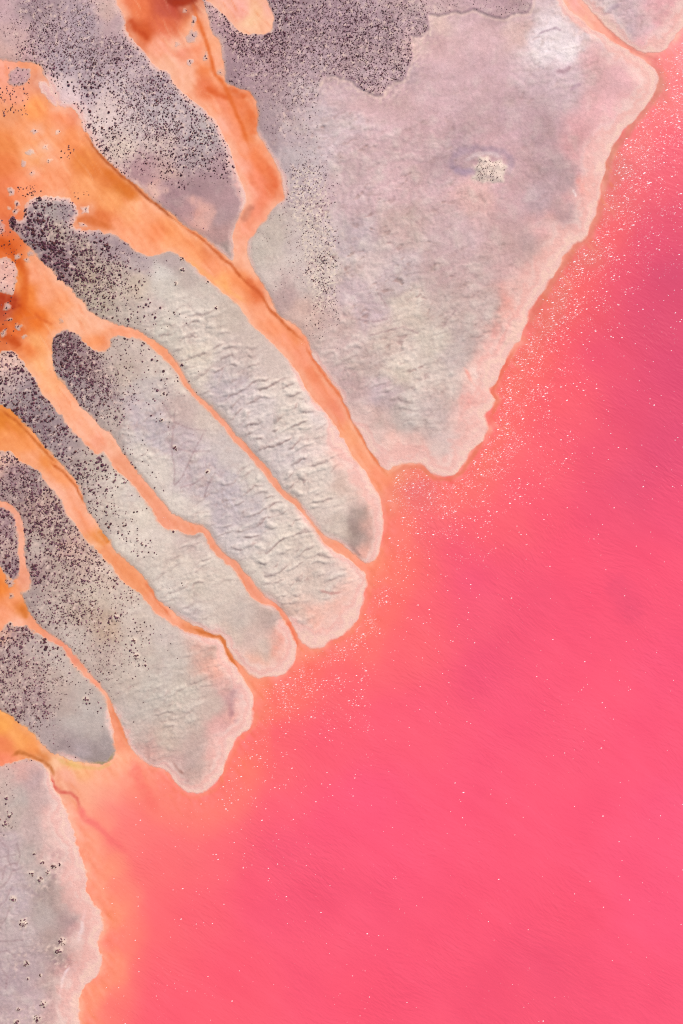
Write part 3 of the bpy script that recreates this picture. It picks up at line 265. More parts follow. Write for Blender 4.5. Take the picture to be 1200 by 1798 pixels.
# coarse fields over the mapped area, sampled bilinearly
X0, Y0, X1, Y1 = -300, -300, 1500, 2100
class Field:
    def __init__(self, arr, step): self.a, self.s = arr, step
    def __call__(self, x, y):
        u = np.clip((x - X0) / self.s, 0, self.a.shape[1] - 1.001); v = np.clip((y - Y0) / self.s, 0, self.a.shape[0] - 1.001)
        i = u.astype(np.int32); j = v.astype(np.int32); u = (u - i).astype(np.float32); v = (v - j).astype(np.float32)
        if self.a.ndim == 3: u, v = u[..., None], v[..., None]
        a = self.a
        return (a[j, i] * (1 - u) + a[j, i + 1] * u) * (1 - v) + (a[j + 1, i] * (1 - u) + a[j + 1, i + 1] * u) * v
def coarse(step):
    return np.meshgrid(np.arange(X0, X1 + step, step, dtype=np.float32), np.arange(Y0, Y1 + step, step, dtype=np.float32))
def parse(s):
    return np.array([[float(v) for v in r.split(',')] for r in s.replace('\n', '').split(';') if r.strip()], np.float32)
def shepard(data, step=6, soft=10.0, power=2.0, fade=0.0):
    gx, gy = coarse(step)
    num = np.zeros(gx.shape + (data.shape[1] - 2,), np.float32); den = np.zeros(gx.shape, np.float32)
    for r in data:
        w = ((gx - r[0]) ** 2 + (gy - r[1]) ** 2 + soft * soft) ** -power * 1e6
        num += w[..., None] * r[2:]; den += w
    if fade: den += (fade * fade) ** -power * 1e6       # beyond this distance the value falls to nothing
    return Field(num / den[..., None], step)
def chaikin(p):
    p = np.asarray(p, np.float32); q = np.roll(p, -1, 0)
    return np.stack([p * .78 + q * .22, p * .22 + q * .78], 1).reshape(-1, 2)
def seg_dist(gx, gy, a, b):
    dx, dy = b[0] - a[0], b[1] - a[1]
    t = np.clip(((gx - a[0]) * dx + (gy - a[1]) * dy) / (dx * dx + dy * dy + 1e-9), 0, 1)
    return (gx - a[0] - t * dx) ** 2 + (gy - a[1] - t * dy) ** 2, t
SDS = 2
GX, GY = coarse(SDS)
BIG = 90.0
def sdf(poly, smooth=True):
    """signed distance, negative inside, capped at BIG"""
    p = chaikin(poly) if smooth else np.asarray(poly, np.float32)
    out = np.full(GX.shape, BIG, np.float32)
    i0 = max(int((p[:, 0].min() - BIG - X0) / SDS), 0); i1 = int((p[:, 0].max() + BIG - X0) / SDS) + 2
    j0 = max(int((p[:, 1].min() - BIG - Y0) / SDS), 0); j1 = int((p[:, 1].max() + BIG - Y0) / SDS) + 2
    gx, gy = GX[j0:j1, i0:i1], GY[j0:j1, i0:i1]
    d = np.full(gx.shape, BIG * BIG, np.float32); ins = np.zeros(gx.shape, bool)
    for a, b in zip(p, np.roll(p, -1, 0)):
        # local box of this edge only
        ia = max(int((min(a[0], b[0]) - BIG - X0) / SDS) - i0, 0); ib = int((max(a[0], b[0]) + BIG - X0) / SDS) + 2 - i0
        ja = max(int((min(a[1], b[1]) - BIG - Y0) / SDS) - j0, 0); jb = int((max(a[1], b[1]) + BIG - Y0) / SDS) + 2 - j0
        if ib > 0 and jb > 0:
            v = d[ja:jb, ia:ib]
            if v.size: np.minimum(v, seg_dist(gx[ja:jb, ia:ib], gy[ja:jb, ia:ib], a, b)[0], out=v)
        if a[1] != b[1]:
            rows = ((gy[:, 0] >= min(a[1], b[1])) & (gy[:, 0] < max(a[1], b[1])))
            if rows.any():
                xc = a[0] + (gy[rows, 0] - a[1]) * (b[0] - a[0]) / (b[1] - a[1])
                ins[rows] ^= gx[rows] < xc[:, None]
    d = np.sqrt(d)
    out[j0:j1, i0:i1] = np.where(ins, -d, d)
    return out
def ellipse(x, y, rx, ry, n=14, seed=0):
    r = np.random.default_rng(seed); t = np.linspace(0, 2 * np.pi, n, endpoint=False)
    k = 1 + r.uniform(-.42, .42, n)
    return np.stack([x + rx * k * np.cos(t), y + ry * k * np.sin(t)], 1)
def inside(poly, x, y):
    p = np.asarray(poly, float); r = np.zeros(np.shape(x), bool)
    for a, b in zip(p, np.roll(p, -1, 0)):
        if a[1] != b[1]:
            c = ((y >= min(a[1], b[1])) & (y < max(a[1], b[1])))
            r ^= c & (x < a[0] + (y - a[1]) * (b[0] - a[0]) / (b[1] - a[1]))
    return r

# ------------------------------------------------------------------ the map: distances to every flat
pool_sd = sdf(POOL)
SD, CROWN = [], []
for n, l, h, p in FLATS:
    d = sdf(p)
    if 'largest of the flats' in l: d = np.maximum(d, -pool_sd)      # the pool is cut out of the big flat
    SD.append(d); CROWN.append(h)
ISL = []
for k, (x, y, rx, ry) in enumerate(ISLETS):
    SD.append(sdf(ellipse(x, y, rx, ry, seed=k))); CROWN.append(0.13); ISL.append(len(SD) - 1)
N_FLAT = len(FLATS)
stack = np.stack(SD)
ID = stack.argmin(0).astype(np.int16)
F_SD = Field(stack.min(0) - 1.2, SDS)
F_ID = Field(ID.astype(np.float32), SDS)
F_CROWN = Field(np.asarray(CROWN, np.float32)[ID], SDS)
F_PLATE = Field(sdf(PLATE), SDS)
F_MOUND = Field(sdf(ellipse(*ELLIPSE_MOUND, n=24, seed=99)), SDS)
F_STREAM = Field(np.stack([sdf(p, False) for _, _, p in STREAMS]).min(0), SDS)
F_STRIP = Field(sdf([(505,300),(560,290),(575,340),(590,420),(598,500),(582,545),(555,552),(540,500),(530,420),(508,370)]), SDS)
F_BIG = Field(stack[:10].min(0), SDS)
del stack
F_LAKE = shepard(parse(WATER), 6, 60.0, 2.4)
F_LAND, F_WATER = shepard(parse(LAND), 6, 15.0, 2.3), shepard(parse(WATER), 6, 9.0, 2.2)
_sh = parse(SHRUBS)
_f0 = shepard(_sh[:, :3], 5, 4.0, 2.6, 36.0); _f1 = shepard(_sh[:, [0, 1, 3]], 5, 5.0, 2.2)
F_SHRUB = Field(np.concatenate([_f0.a, _f1.a], -1), 5)
# width of the pale peach margin that the lake leaves on its shores
F_MARG = shepard(parse('''1140,130,40;1150,160,30;1110,190,34;1060,250,40;1045,330,40;1040,380,38;970,470,46;990,430,40;910,570,40;870,640,46;850,700,44;845,750,44;790,820,42;730,800,40;690,800,50;640,770,26;610,720,9;672,900,26;665,860,30;640,830,40;605,780,34;660,970,22;630,975,6;560,720,14;640,1020,36;625,1060,48;600,1100,55;550,1125,55;520,1100,26;620,990,22;500,1075,4;515,1150,40;490,1180,40;460,1185,38;430,1165,22;505,1105,28;442,1240,40;425,1285,38;395,1340,34;345,1388,28;305,1360,24;425,1190,26;395,1145,26;378,1125,16;250,1325,14;115,1430,55;90,1400,22;140,1500,50;165,1620,58;175,1690,52;145,1740,60;140,1790,60;1150,85,34;1185,60,34;1120,80,10;1095,100,30;1060,62,24;1030,40,18;990,10,14;
430,1030,3;300,900,3;480,870,3;400,760,3;530,590,5;480,520,3;450,390,4;300,400,3;200,570,4;100,650,3;150,800,3;250,1010,3;300,1090,5;100,1130,4;190,1230,5;195,1320,4;60,1330,8;30,1260,3;150,220,17;95,160,16;185,275,11;165,250,14;400,250,12;440,170,4;370,60,8;330,170,10;300,140,10;60,110,4;430,340,14;410,430,10;0,600,3;0,200,3;0,900,3;600,690,16;565,650,13;540,700,12;530,590,8;580,955,11;550,925,9;350,1105,11;320,1090,9;480,1060,9;205,1250,13;220,1290,14;500,0,3'''), 6, 6.0, 2.4)
F_ISL = Field(np.stack(SD[N_FLAT:]).min(0), SDS)
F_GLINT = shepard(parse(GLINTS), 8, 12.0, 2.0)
# how strongly the crust is wrinkled: x, y, terrace height, pucker height
CRUST = parse('''330,560,.7,.4;300,560,.5,.5;380,600,.9,.4;350,640,.8,.4;420,650,1,.4;470,690,1.2,.3;520,720,1.1,.3;450,740,1.1,.3;400,720,.9,.4;530,780,1.1,.3;500,830,1.1,.3;570,830,.9,.2;560,880,.8,.2;480,800,1.1,.3;600,840,.2,.1;600,760,.2,.1;560,700,.2,.1;480,630,.1,.1;420,570,.1,.1;340,500,.1,.2;280,480,0,.1;200,480,0,0;100,400,0,0;630,930,0,0;600,900,.3,.1;
240,700,.3,.6;260,740,.5,.9;300,780,.4,.8;250,780,.5,.8;340,800,.4,.7;380,850,.5,.8;400,900,.6,.7;450,900,.9,.5;480,920,1.1,.3;450,950,1,.4;500,960,1.1,.3;480,990,1,.2;540,940,.9,.2;520,1000,.8,.2;560,1040,.6,.1;440,1010,.4,.2;340,740,.1,.3;400,790,.1,.3;280,840,.1,.2;600,1080,0,0;200,640,0,.1;150,640,0,0;
220,870,.3,.6;260,920,.1,.3;330,970,.5,.5;340,1010,.7,.3;310,1000,.5,.3;300,960,.2,.3;340,1060,.4,.4;260,970,.2,.2;420,1090,.1,.1;470,1150,0,0;380,1050,.2,.2;230,990,.2,.3;100,780,0,0;
280,1230,.5,.5;320,1250,.6,.4;300,1180,.3,.4;330,1220,.5,.4;260,1150,.1,.3;230,1250,.2,.3;350,1300,.1,.2;380,1250,.1,.1;100,950,0,0;150,1100,0,.1;
100,1250,0,0;140,1280,0,.1;20,1500,.1,.6;20,1560,.2,.6;20,1640,.2,.6;30,1720,.1,.6;80,1600,0,.1;120,1620,0,.1;60,1420,0,.2;
620,240,.5,.9;650,270,.6,.9;600,280,.5,.8;700,280,.5,.7;640,330,.3,.9;620,410,.2,.9;700,360,.3,.8;760,300,.3,.6;760,180,.1,.4;680,190,.05,.15;720,120,.05,.15;850,90,0,.15;850,180,.1,.3;800,270,.2,.6;900,220,.1,.3;700,430,.3,.7;760,420,.2,.6;840,400,.1,.5;620,460,.3,1;650,560,.5,1;680,520,.5,.9;740,520,.7,.9;800,500,.5,.7;840,560,.6,.7;780,570,.9,.7;720,600,.7,.7;760,640,.8,.7;660,650,.6,.9;720,690,.9,.7;780,690,.8,.6;760,720,.8,.4;740,740,.6,.3;800,720,.4,.3;640,700,.2,.4;820,640,.4,.3;700,770,.1,.1;780,790,.05,.1;640,770,.05,.1;850,700,.1,.2;900,500,.1,.3;950,400,.1,.2;1000,300,.1,.3;960,300,.1,.4;1050,200,0,.1;960,110,.5,.5;990,130,.5,.4;960,60,.4,.4;1110,140,0,.1;1080,20,.5,.5;1100,60,.2,.3;550,300,.05,.2;540,430,0,.2;560,520,.1,.3;500,500,.1,.3;600,60,0,0;450,100,0,0;
300,340,0,.2;200,150,0,0;100,50,0,.1;380,330,0,.1;-250,500,0,.1''')
F_CRUST = shepard(CRUST, 6, 10.0, 2.2)

def warp(x, y, amp=1.0):
    rag = .9 + 1.6 * sstep(520, 60, x)                        # banks are more ragged up in the shrubs
    return (x + amp * (3.4 * fbm(x, y, 24, 3, 11) + 1.3 * rag * fbm(x, y, 7, 2, 15)),
            y + amp * (3.4 * fbm(x, y, 24, 3, 12) + 1.3 * rag * fbm(x, y, 7, 2, 16)))

def shore(gx, gy, qx=None, qy=None):
    if qx is None: qx, qy = warp(gx, gy)
    return F_SD(qx, qy) + 5.0 * fbm(gx, gy, 28, 2, 93) * sstep(20, 36, F_MARG(gx, gy)[..., 0])

def strokes(col, xs, ys, kind, seed):
    """flow and bank shade stains painted over a tensor grid of colours (xs, ys one-dimensional)"""
    for k, (w, width, c, a, pts) in enumerate(STAINS_AND_SHADE):
        if w != kind: continue
        p = np.asarray(pts, np.float32); m = width * 2.2 + 6
        i0, i1 = np.searchsorted(xs, [p[:, 0].min() - m, p[:, 0].max() + m]); j0, j1 = np.searchsorted(ys, [p[:, 1].min() - m, p[:, 1].max() + m])
        if i1 - i0 < 2 or j1 - j0 < 2: continue
        gx, gy = np.meshgrid(xs[i0:i1], ys[j0:j1])
        qx = gx + 3.0 * fbm(gx, gy, 26, 3, seed + k); qy = gy + 3.0 * fbm(gx, gy, 26, 3, seed + 40 + k)
        d = np.full(gx.shape, 1e9, np.float32)
        along = np.zeros(gx.shape, np.float32); L = len(p) - 1
        for s in range(L):
            dd, t = seg_dist(qx, qy, p[s], p[s + 1])
            better = dd < d
            d = np.where(better, dd, d); along = np.where(better, (s + t) / L, along)
        d = np.sqrt(d)
        taper = sstep(0, .12, along) * sstep(1, .88, along)
        wv = width * (.55 + .45 * taper) * (1 + .35 * fbm(gx, gy, 18, 2, seed + 80 + k))
        al = a * sstep(1.0, .12, d / np.maximum(wv, .5) * .8) * (.35 + .65 * taper) * np.clip(1 + .5 * fbm(gx, gy, 9, 2, seed + 9), .4, 1.2)
        al = np.clip(al, 0, 1)[..., None]
        col[j0:j1, i0:i1] = col[j0:j1, i0:i1] * (1 - al) + np.asarray(c, np.float32) * al
    return col

def water_colour(xs, ys, gx, gy):
    lake = sstep(600, 850, gx + .6 * gy)                      # nothing of the open lake reaches the upper left
    f = sstep(0, 60, F_BIG(gx, gy)) * lake
    amp = 5 + 12 * f
    qx = gx + amp * fbm(gx, gy, 55, 4, 21); qy = gy + amp * fbm(gx, gy, 55, 4, 22)
    deep = (sstep(25, 110, F_BIG(gx, gy)) * lake)[..., None]
    c = F_WATER(qx, qy) * (1 - deep) + F_LAKE(gx + 22 * fbm(gx, gy, 140, 4, 18), gy + 22 * fbm(gx, gy, 140, 4, 19)) * deep
    # brine pales downstream where the streams spread over crust; the open lake is well mixed
    pale = (.10 + .24 * sstep(80, 320, gx)) * sstep(40, 0, F_BIG(gx, gy)) * sstep(1340, 1240, gy) * (gx < 720)
    c = c * (1 - pale[..., None]) + np.array([250, 178, 143], np.float32) * pale[..., None]
    mix = (.38 * sstep(20, 120, F_BIG(gx, gy)) * lake)[..., None]
    c = c * (1 - mix) + (np.array([250, 92, 123], np.float32) + np.array([-14, -6, -2], np.float32) * sstep(900, 1200, gx)[..., None] * sstep(1000, 600, gy)[..., None]) * mix
    cool = (lake * sstep(-4, 46, F_STREAM(gx, gy)) * sstep(110, 10, F_BIG(gx, gy)) * (.48 - .06 * sstep(480, 220, gx)))[..., None]
    c = c * (1 - cool) + (np.array([253, 116, 116], np.float32) + np.array([1, 34, 14], np.float32) * sstep(480, 220, gx)[..., None]) * cool
    # pigment drifts along the streams in thin bands
    st = (fbm((gx * .62 + gy * .78) * .2 + 5 * fbm(gx, gy, 40, 2, 28), (gx * .78 - gy * .62) + 5 * fbm(gx, gy, 50, 2, 30), 10, 4, 24) + .5 * fbm(gx, gy, 12, 4, 25)) * (1 - f)
    c = c * (1 + .10 * st[..., None] * np.array([.5, 1.1, 1.8], np.float32))
    c = c * (1 + .03 * fbm(gx, gy, 90, 3, 26)[..., None] * f[..., None] * np.array([.6, 1.6, .8], np.float32))
    # over the shallows the crust below tints the water
    sd = shore(gx, gy)
    wideM = np.maximum(sstep(40, -40, gy - (1.15 * gx + 70)), sstep(240, 160, gx)) * (1 - f)
    sh = np.clip((.30 + .38 * wideM) * sstep(9 + 8 * wideM, 0, sd) * np.clip(.6 + 1.3 * fbm(gx, gy, 46, 3, 29), 0, 1) * (1 - .6 * f) * (.2 + .8 * sstep(10, 80, gx)), 0, 1)[..., None]
    c = c * (1 - sh) + np.array([251, 190, 162], np.float32) * sh
    pth = (sstep(.2, .6, fbm((gx * .58 + gy * .81) * .14 + 3 * fbm(gx, gy, 60, 2, 9), (gx * .81 - gy * .58) + 7 * fbm(gx, gy, 38, 2, 8), 9, 4, 10)) * .38 * wideM * sstep(10, 80, gx))[..., None]
    c = c * (1 - pth) + np.array([254, 198, 160], np.float32) * pth
    # silt threads carried along the streams
    thr = sstep(.18, .6, fbm((gx * .58 + gy * .81) * .16 + 3 * fbm(gx, gy, 60, 2, 17), (gx * .81 - gy * .58) + 6 * fbm(gx, gy, 45, 2, 13), 7, 3, 23)) * (1 - f) * .38
    c = c * (1 - thr[..., None]) + np.array([238, 128, 78], np.float32) * thr[..., None]
    # wind lanes on the open lake
    lane = fbm((gx * .8 + gy * .6) * .10, (gx * .6 - gy * .8) + 14 * fbm(gx, gy, 160, 2, 14), 24, 3, 20) * f
    c = c * (1 + lane[..., None] * np.array([.012, .035, .03], np.float32))
    return strokes(c, xs, ys, 'w', 300)

TERR_ANGLE = math.radians(22)
def crust(gx, gy):
    a = F_CRUST(gx, gy).copy()
    wide = sstep(560, 680, gx - .62 * (gy - 560))             # the broad flat is puckered rather than terraced
    a[..., 0] *= 1 - .6 * wide; a[..., 1] *= 1 + .6 * wide
    # terraces: gentle treads with a steep lip facing down the picture
    th = TERR_ANGLE + .5 * fbm(gx, gy, 160, 2, 31)
    n = gx * math.sin(TERR_ANGLE) + gy * math.cos(TERR_ANGLE)
    t = gx * math.cos(TERR_ANGLE) - gy * math.sin(TERR_ANGLE)
    phi = n / 16.5 + 1.5 * fbm(gx, gy, 120, 2, 33) + .8 * fbm(gx, gy, 42, 2, 35) + .24 * fbm(gx, gy, 10, 2, 37)
    g = phi - np.floor(phi)                                   # 0 at the head of a tread, 1 at its lip
    broken = sstep(.0, .45, fbm(t * .7, n * 1.5, 24, 2, 41) + .16)
    up = np.where(g < .6, sstep(0, .6, g), np.sqrt(np.clip(1 - ((g - .6) / .4) ** 2, 0, 1)))
    up = up * sstep(1.0, .86, g) * .5 + up * .5
    amp = broken * a[..., 0]
    terr = up * amp
    lip = amp * sstep(.55, .97, g)
    puff = np.abs(fbm(gx, gy * 1.15, 30, 3, 38))              # soft cloud-like swellings of the crust
    terr = terr + (puff * .75 + (.26 - .18 * wide) * np.abs(fbm(gx, gy, 9, 2, 40))) * np.clip(a.sum(-1), 0, 1.2)
    g2 = n / 8.5 + 1.6 * fbm(gx, gy, 60, 2, 34) + .5 * fbm(gx, gy, 14, 2, 36)
    terr = terr + .22 * np.abs(np.sin(g2 * np.pi)) * a[..., 0] * sstep(-.2, .4, fbm(gx, gy, 30, 2, 39))
    # puckers: small curled flakes of crust
    qx = gx + 7 * fbm(gx, gy, 18, 2, 43); qy = gy + 7 * fbm(gx, gy, 18, 2, 44)
    r = fbm(.75 * t + .4 * (qx - gx) * 2, 1.45 * n + (qy - gy), 15, 4, 47)
    patch = sstep(-.15, .35, fbm(gx, gy, 48, 2, 49))
    puck = sstep(.10, .42, r) * a[..., 1] * patch
    vein = sstep(.085, .0, np.abs(fbm(qx, qy, 30, 4, 46))) * sstep(-.1, .3, fbm(gx, gy, 40, 2, 45)) * a[..., 1] * (1 - wide)
    puck = puck * (.35 + .65 * wide) + .85 * vein
    return terr, lip, puck

def land_height(gx, gy, full=True):
    qx, qy = warp(gx, gy)
    sd = shore(gx, gy, qx, qy)
    crown = F_CROWN(gx, gy)
    ins = np.clip(-sd, 0, None)
    mg_ = F_MARG(gx, gy)[..., 0]
    bank = sstep(0, 6 + mg_ * .8, ins) * .4 + sstep(0, 40 + mg_, ins) * .6
    h = np.where(sd > 0, -.035 * sd, .012 * np.minimum(ins, 2) + crown * .62 * bank)
    body = sstep(2, 16, ins)
    h = h + body * (.07 * fbm(gx, gy, 60, 3, 51) + .03 * fbm(gx, gy, 6, 2, 53) * (.4 + 1.3 * np.clip(F_CRUST(gx, gy).sum(-1), 0, 1)))
    pl = F_PLATE(*warp(gx, gy, .8))
    h = h + body * .16 * sstep(1.5, -1.5, pl) * sstep(530, 600, gx)
    md = F_MOUND(*warp(gx, gy, .5))
    h = h + .30 * sstep(1.5, -12, md)
    for x, y, r in MOUNDS: h = h + .16 * r / 6 * np.exp(-((gx - x) ** 2 + (gy - y) ** 2) / (r * .8) ** 2)
    terr, lip, puck = crust(gx, gy)
    h = h + body * (.23 * terr - .10 * puck)
    return h, sd, pl, md, lip * body, puck * body, terr * body

def land_colour(xs, ys, gx, gy, sd, pl, md, lip, puck, terr, wcol):
    qx = gx + 15 * fbm(gx, gy, 34, 5, 61); qy = gy + 15 * fbm(gx, gy, 34, 5, 62)
    c = F_LAND(qx, qy)
    lil = np.clip(c[..., 2] - c[..., 1], 0, None)
    c = c + np.stack([0 * lil, 0 * lil - 7, -5 - .75 * lil], -1)
    ins = np.clip(-sd, 0, None)
    # paler crust on the terrace treads, darker towards the lips, mud tone in puckers and veins
    mud = np.array([165, 130, 126], np.float32)
    c = c + (np.array([236, 224, 212], np.float32) - c) * (.32 * np.clip(terr * 1.5, 0, 1))[..., None]
    k = np.clip(.46 * lip + .45 * puck, 0, .6)[..., None]
    c = c * (1 - k) + mud * k
    # violet brine film in patches of the crust, mottling of the shrub plate
    v = (.07 * sstep(.05, .5, fbm(gx, gy, 34, 4, 65)))[..., None]
    c = c * (1 - v) + np.array([190, 172, 180], np.float32) * v
    a1 = F_CRUST(gx, gy)[..., 1]
    v = ((.14 + .22 * a1) * sstep(.0, .5, fbm(gx, gy, 34, 5, 66)) * sstep(4, 20, ins))[..., None]
    c = c * (1 - v) + np.array([226, 212, 200], np.float32) * v
    v = ((.14 + .18 * a1) * sstep(.08, .5, fbm(gx * .9 + gy * .35, gy * 1.2 - gx * .1, 24, 5, 68)) * sstep(4, 20, ins))[..., None]
    c = c * (1 - v) + np.array([188, 156, 150], np.float32) * v
    big = (fbm(gx + .3 * gy, gy * 1.2, 62, 4, 63) * sstep(3, 25, ins) * (.4 + .6 * sstep(480, 620, gx)))[..., None]
    c = c * (1 + .11 * big * np.array([.9, 1.0, 1.0], np.float32)) + big * np.array([0, 0, 3], np.float32)
    edge = (sstep(5, 0, np.abs(pl - 3)) * .45)[..., None] * (gx > 560)[..., None]
    c = c * (1 - edge) + np.array([238, 205, 192], np.float32) * edge
    rim = (sstep(3.2, .5, np.abs(pl + 2)) * .5)[..., None] * (gx > 590)[..., None]
    c = c * (1 - rim) + np.array([165, 130, 140], np.float32) * rim
    for x, y, r in MOUNDS:
        i0, i1 = np.searchsorted(xs, [x - 3 * r, x + 3 * r]); j0, j1 = np.searchsorted(ys, [y - 3 * r, y + 3 * r])
        d = np.hypot(gx[j0:j1, i0:i1] - x, gy[j0:j1, i0:i1] - y) / r + .35 * fbm(gx[j0:j1, i0:i1], gy[j0:j1, i0:i1], 6, 2, 92)
        k = (.75 * sstep(1.25, .55, d))[..., None]
        c[j0:j1, i0:i1] = c[j0:j1, i0:i1] * (1 - k) + np.array([232, 208, 190], np.float32) * k
    mt = (sstep(2, -4, md) * .85)[..., None]
    c = c * (1 - mt) + np.array([232, 210, 196], np.float32) * mt
    # shrubby ground: litter and salt specks
    dens = np.clip(F_SHRUB(gx, gy)[..., 0] / 4.0, 0, 1)
    sp = fbm(gx, gy, 7, 3, 67)
    c = c * (1 + (dens * .22 * sp)[..., None])
    lit = (dens * .60 * sstep(.05, .5, fbm(gx, gy, 9, 3, 69)))[..., None]
    c = c * (1 - lit) + np.array([150, 116, 128], np.float32) * lit
    strip = (.75 * sstep(8, -8, F_STRIP(gx, gy)) * sstep(.0, .3, fbm(gx, gy, 5, 2, 70)))[..., None]
    c = c * (1 - strip) + np.array([238, 216, 198], np.float32) * strip
    salt = (np.clip(dens * 2, 0, 1) * .7 * sstep(.1, .45, fbm(gx, gy, 8, 3, 71)))[..., None]
    c = c * (1 - salt) + np.array([236, 205, 192], np.float32) * salt
    # grain
    c = c * (1 + (.055 * fbm(gx, gy, 5, 2, 73) + .05 * fbm(gx, gy, 16, 3, 75))[..., None])
    c = strokes(c, xs, ys, 'l', 500)
    for tr in TRACKS:
        p = np.asarray(tr, np.float32)
        i0, i1 = np.searchsorted(xs, [p[:, 0].min() - 6, p[:, 0].max() + 6]); j0, j1 = np.searchsorted(ys, [p[:, 1].min() - 6, p[:, 1].max() + 6])
        if i1 - i0 < 2 or j1 - j0 < 2: continue
        ax, ay = np.meshgrid(xs[i0:i1], ys[j0:j1]); d = np.full(ax.shape, 1e9, np.float32)
        wxx, wyy = ax + 1.5 * fbm(ax, ay, 8, 2, 77), ay + 1.5 * fbm(ax, ay, 8, 2, 78)
        for s in range(len(p) - 1): d = np.minimum(d, seg_dist(wxx, wyy, p[s], p[s + 1])[0])
        al = (.38 * sstep(2.6, .6, np.sqrt(d)) * np.clip(.8 + fbm(ax, ay, 7, 2, 79), .2, 1))[..., None]
        c[j0:j1, i0:i1] = c[j0:j1, i0:i1] * (1 - al) + np.array([150, 116, 120], np.float32) * al
    # islets: lilac crust with a pale rim
    isd = F_ISL(*warp(gx, gy)); k = sstep(1, -.5, isd)[..., None]; e = sstep(-.5, -3.0, isd)[..., None]
    c = c * (1 - .9 * k) + (np.array([240, 178, 150], np.float32) * (1 - e) + np.array([212, 168, 160], np.float32) * e) * k * .9
    # broad peach margin along the lake
    mw = F_MARG(gx, gy)[..., 0] * (1 + .55 * fbm(gx, gy, 40, 3, 87)) + 8 * fbm(gx, gy, 14, 2, 88) * (F_MARG(gx, gy)[..., 0] > 12)
    mw = mw * (1.25 + .35 * sstep(680, 800, gx))
    k = (.9 * sstep(np.maximum(mw, 1), mw * .2, ins) * sstep(5, 14, mw))[..., None]
    u = ins / np.maximum(mw, 4) + .45 * fbm(gx, gy, 44, 4, 89) + .10 * fbm(gx, gy, 8, 2, 90)
    tint = np.array([242, 196, 187], np.float32) + 0 * u[..., None]
    band = (.7 * sstep(.22, .0, np.abs(u - .62)))[..., None]; tint = tint * (1 - band) + np.array([246, 216, 206], np.float32) * band
    band = (.28 * sstep(.16, .0, np.abs(u - .36)))[..., None]; tint = tint * (1 - band) + np.array([238, 158, 148], np.float32) * band
    band = (.5 * sstep(.10, .0, np.abs(u - .12)))[..., None]; tint = tint * (1 - band) + np.array([252, 214, 192], np.float32) * band
    c = c * (1 - k) + tint * k
    # salt rim then wet stained margin where the brine laps
    rimw = 2.4 + 1.6 * fbm(gx, gy, 30, 2, 81)
    r = (.6 * sstep(rimw + 2.6, rimw, ins) * sstep(-.05, .4, fbm(gx, gy, 60, 2, 83)) * (.15 + .85 * sstep(330, 120, gx)))[..., None]
    c = c * (1 - r) + np.array([248, 212, 190], np.float32) * r
    moist = ((.38 - .16 * sstep(380, 480, gx)) * sstep(11 + 6 * fbm(gx, gy, 30, 2, 86), 1, ins) * sstep(14, 6, F_MARG(gx, gy)[..., 0]))[..., None]
    c = c * (1 - moist) + np.array([186, 158, 146], np.float32) * moist
    wm = 1.6 + 4.0 * fbm(gx, gy, 28, 3, 85)
    w = (sstep(np.clip(wm, .0, 7) + 1.8, 0.0, ins) * .8)[..., None]
    c = c * (1 - w) + wcol * w
    return np.clip(c, 0, 255)

# ------------------------------------------------------------------ materials
def mat(name):
    m = bpy.data.materials.new(name); m.use_nodes = True
    nt = m.node_tree; return m, nt, nt.nodes['Principled BSDF']
def node(nt, typ, **kw):
    n = nt.nodes.new(typ)
    for k, v in kw.items():
        if k in n.inputs: n.inputs[k].default_value = v
        else: setattr(n, k, v)
    return n
def land_material():
    m, nt, b = mat('salt_crust')
    at = node(nt, 'ShaderNodeAttribute', attribute_name='Col')
    tc = node(nt, 'ShaderNodeNewGeometry')
    n1 = node(nt, 'ShaderNodeTexNoise', Scale=9.0, Detail=5.0, Roughness=.7)
    n2 = node(nt, 'ShaderNodeTexNoise', Scale=2.6, Detail=4.0, Roughness=.65)
    for n in (n1, n2): nt.links.new(tc.outputs['Position'], n.inputs['Vector'])
    r = node(nt, 'ShaderNodeMapRange'); r.inputs[1].default_value = .3; r.inputs[2].default_value = .7; r.inputs[3].default_value = .86; r.inputs[4].default_value = 1.14
    nt.links.new(n1.outputs['Fac'], r.inputs[0])
    mx = node(nt, 'ShaderNodeVectorMath', operation='SCALE')
    nt.links.new(at.outputs['Color'], mx.inputs[0]); nt.links.new(r.outputs[0], mx.inputs['Scale'])
    nt.links.new(mx.outputs[0], b.inputs['Base Color'])
    bp = node(nt, 'ShaderNodeBump', Strength=.55, Distance=.05)
    nt.links.new(n1.outputs['Fac'], bp.inputs['Height'])
    bp2 = node(nt, 'ShaderNodeBump', Strength=.5, Distance=.12)
    nt.links.new(n2.outputs['Fac'], bp2.inputs['Height']); nt.links.new(bp.outputs[0], bp2.inputs['Normal'])
    nt.links.new(bp2.outputs[0], b.inputs['Normal'])
    b.inputs['Roughness'].default_value = .9
    b.inputs['Specular IOR Level'].default_value = .15
    return m
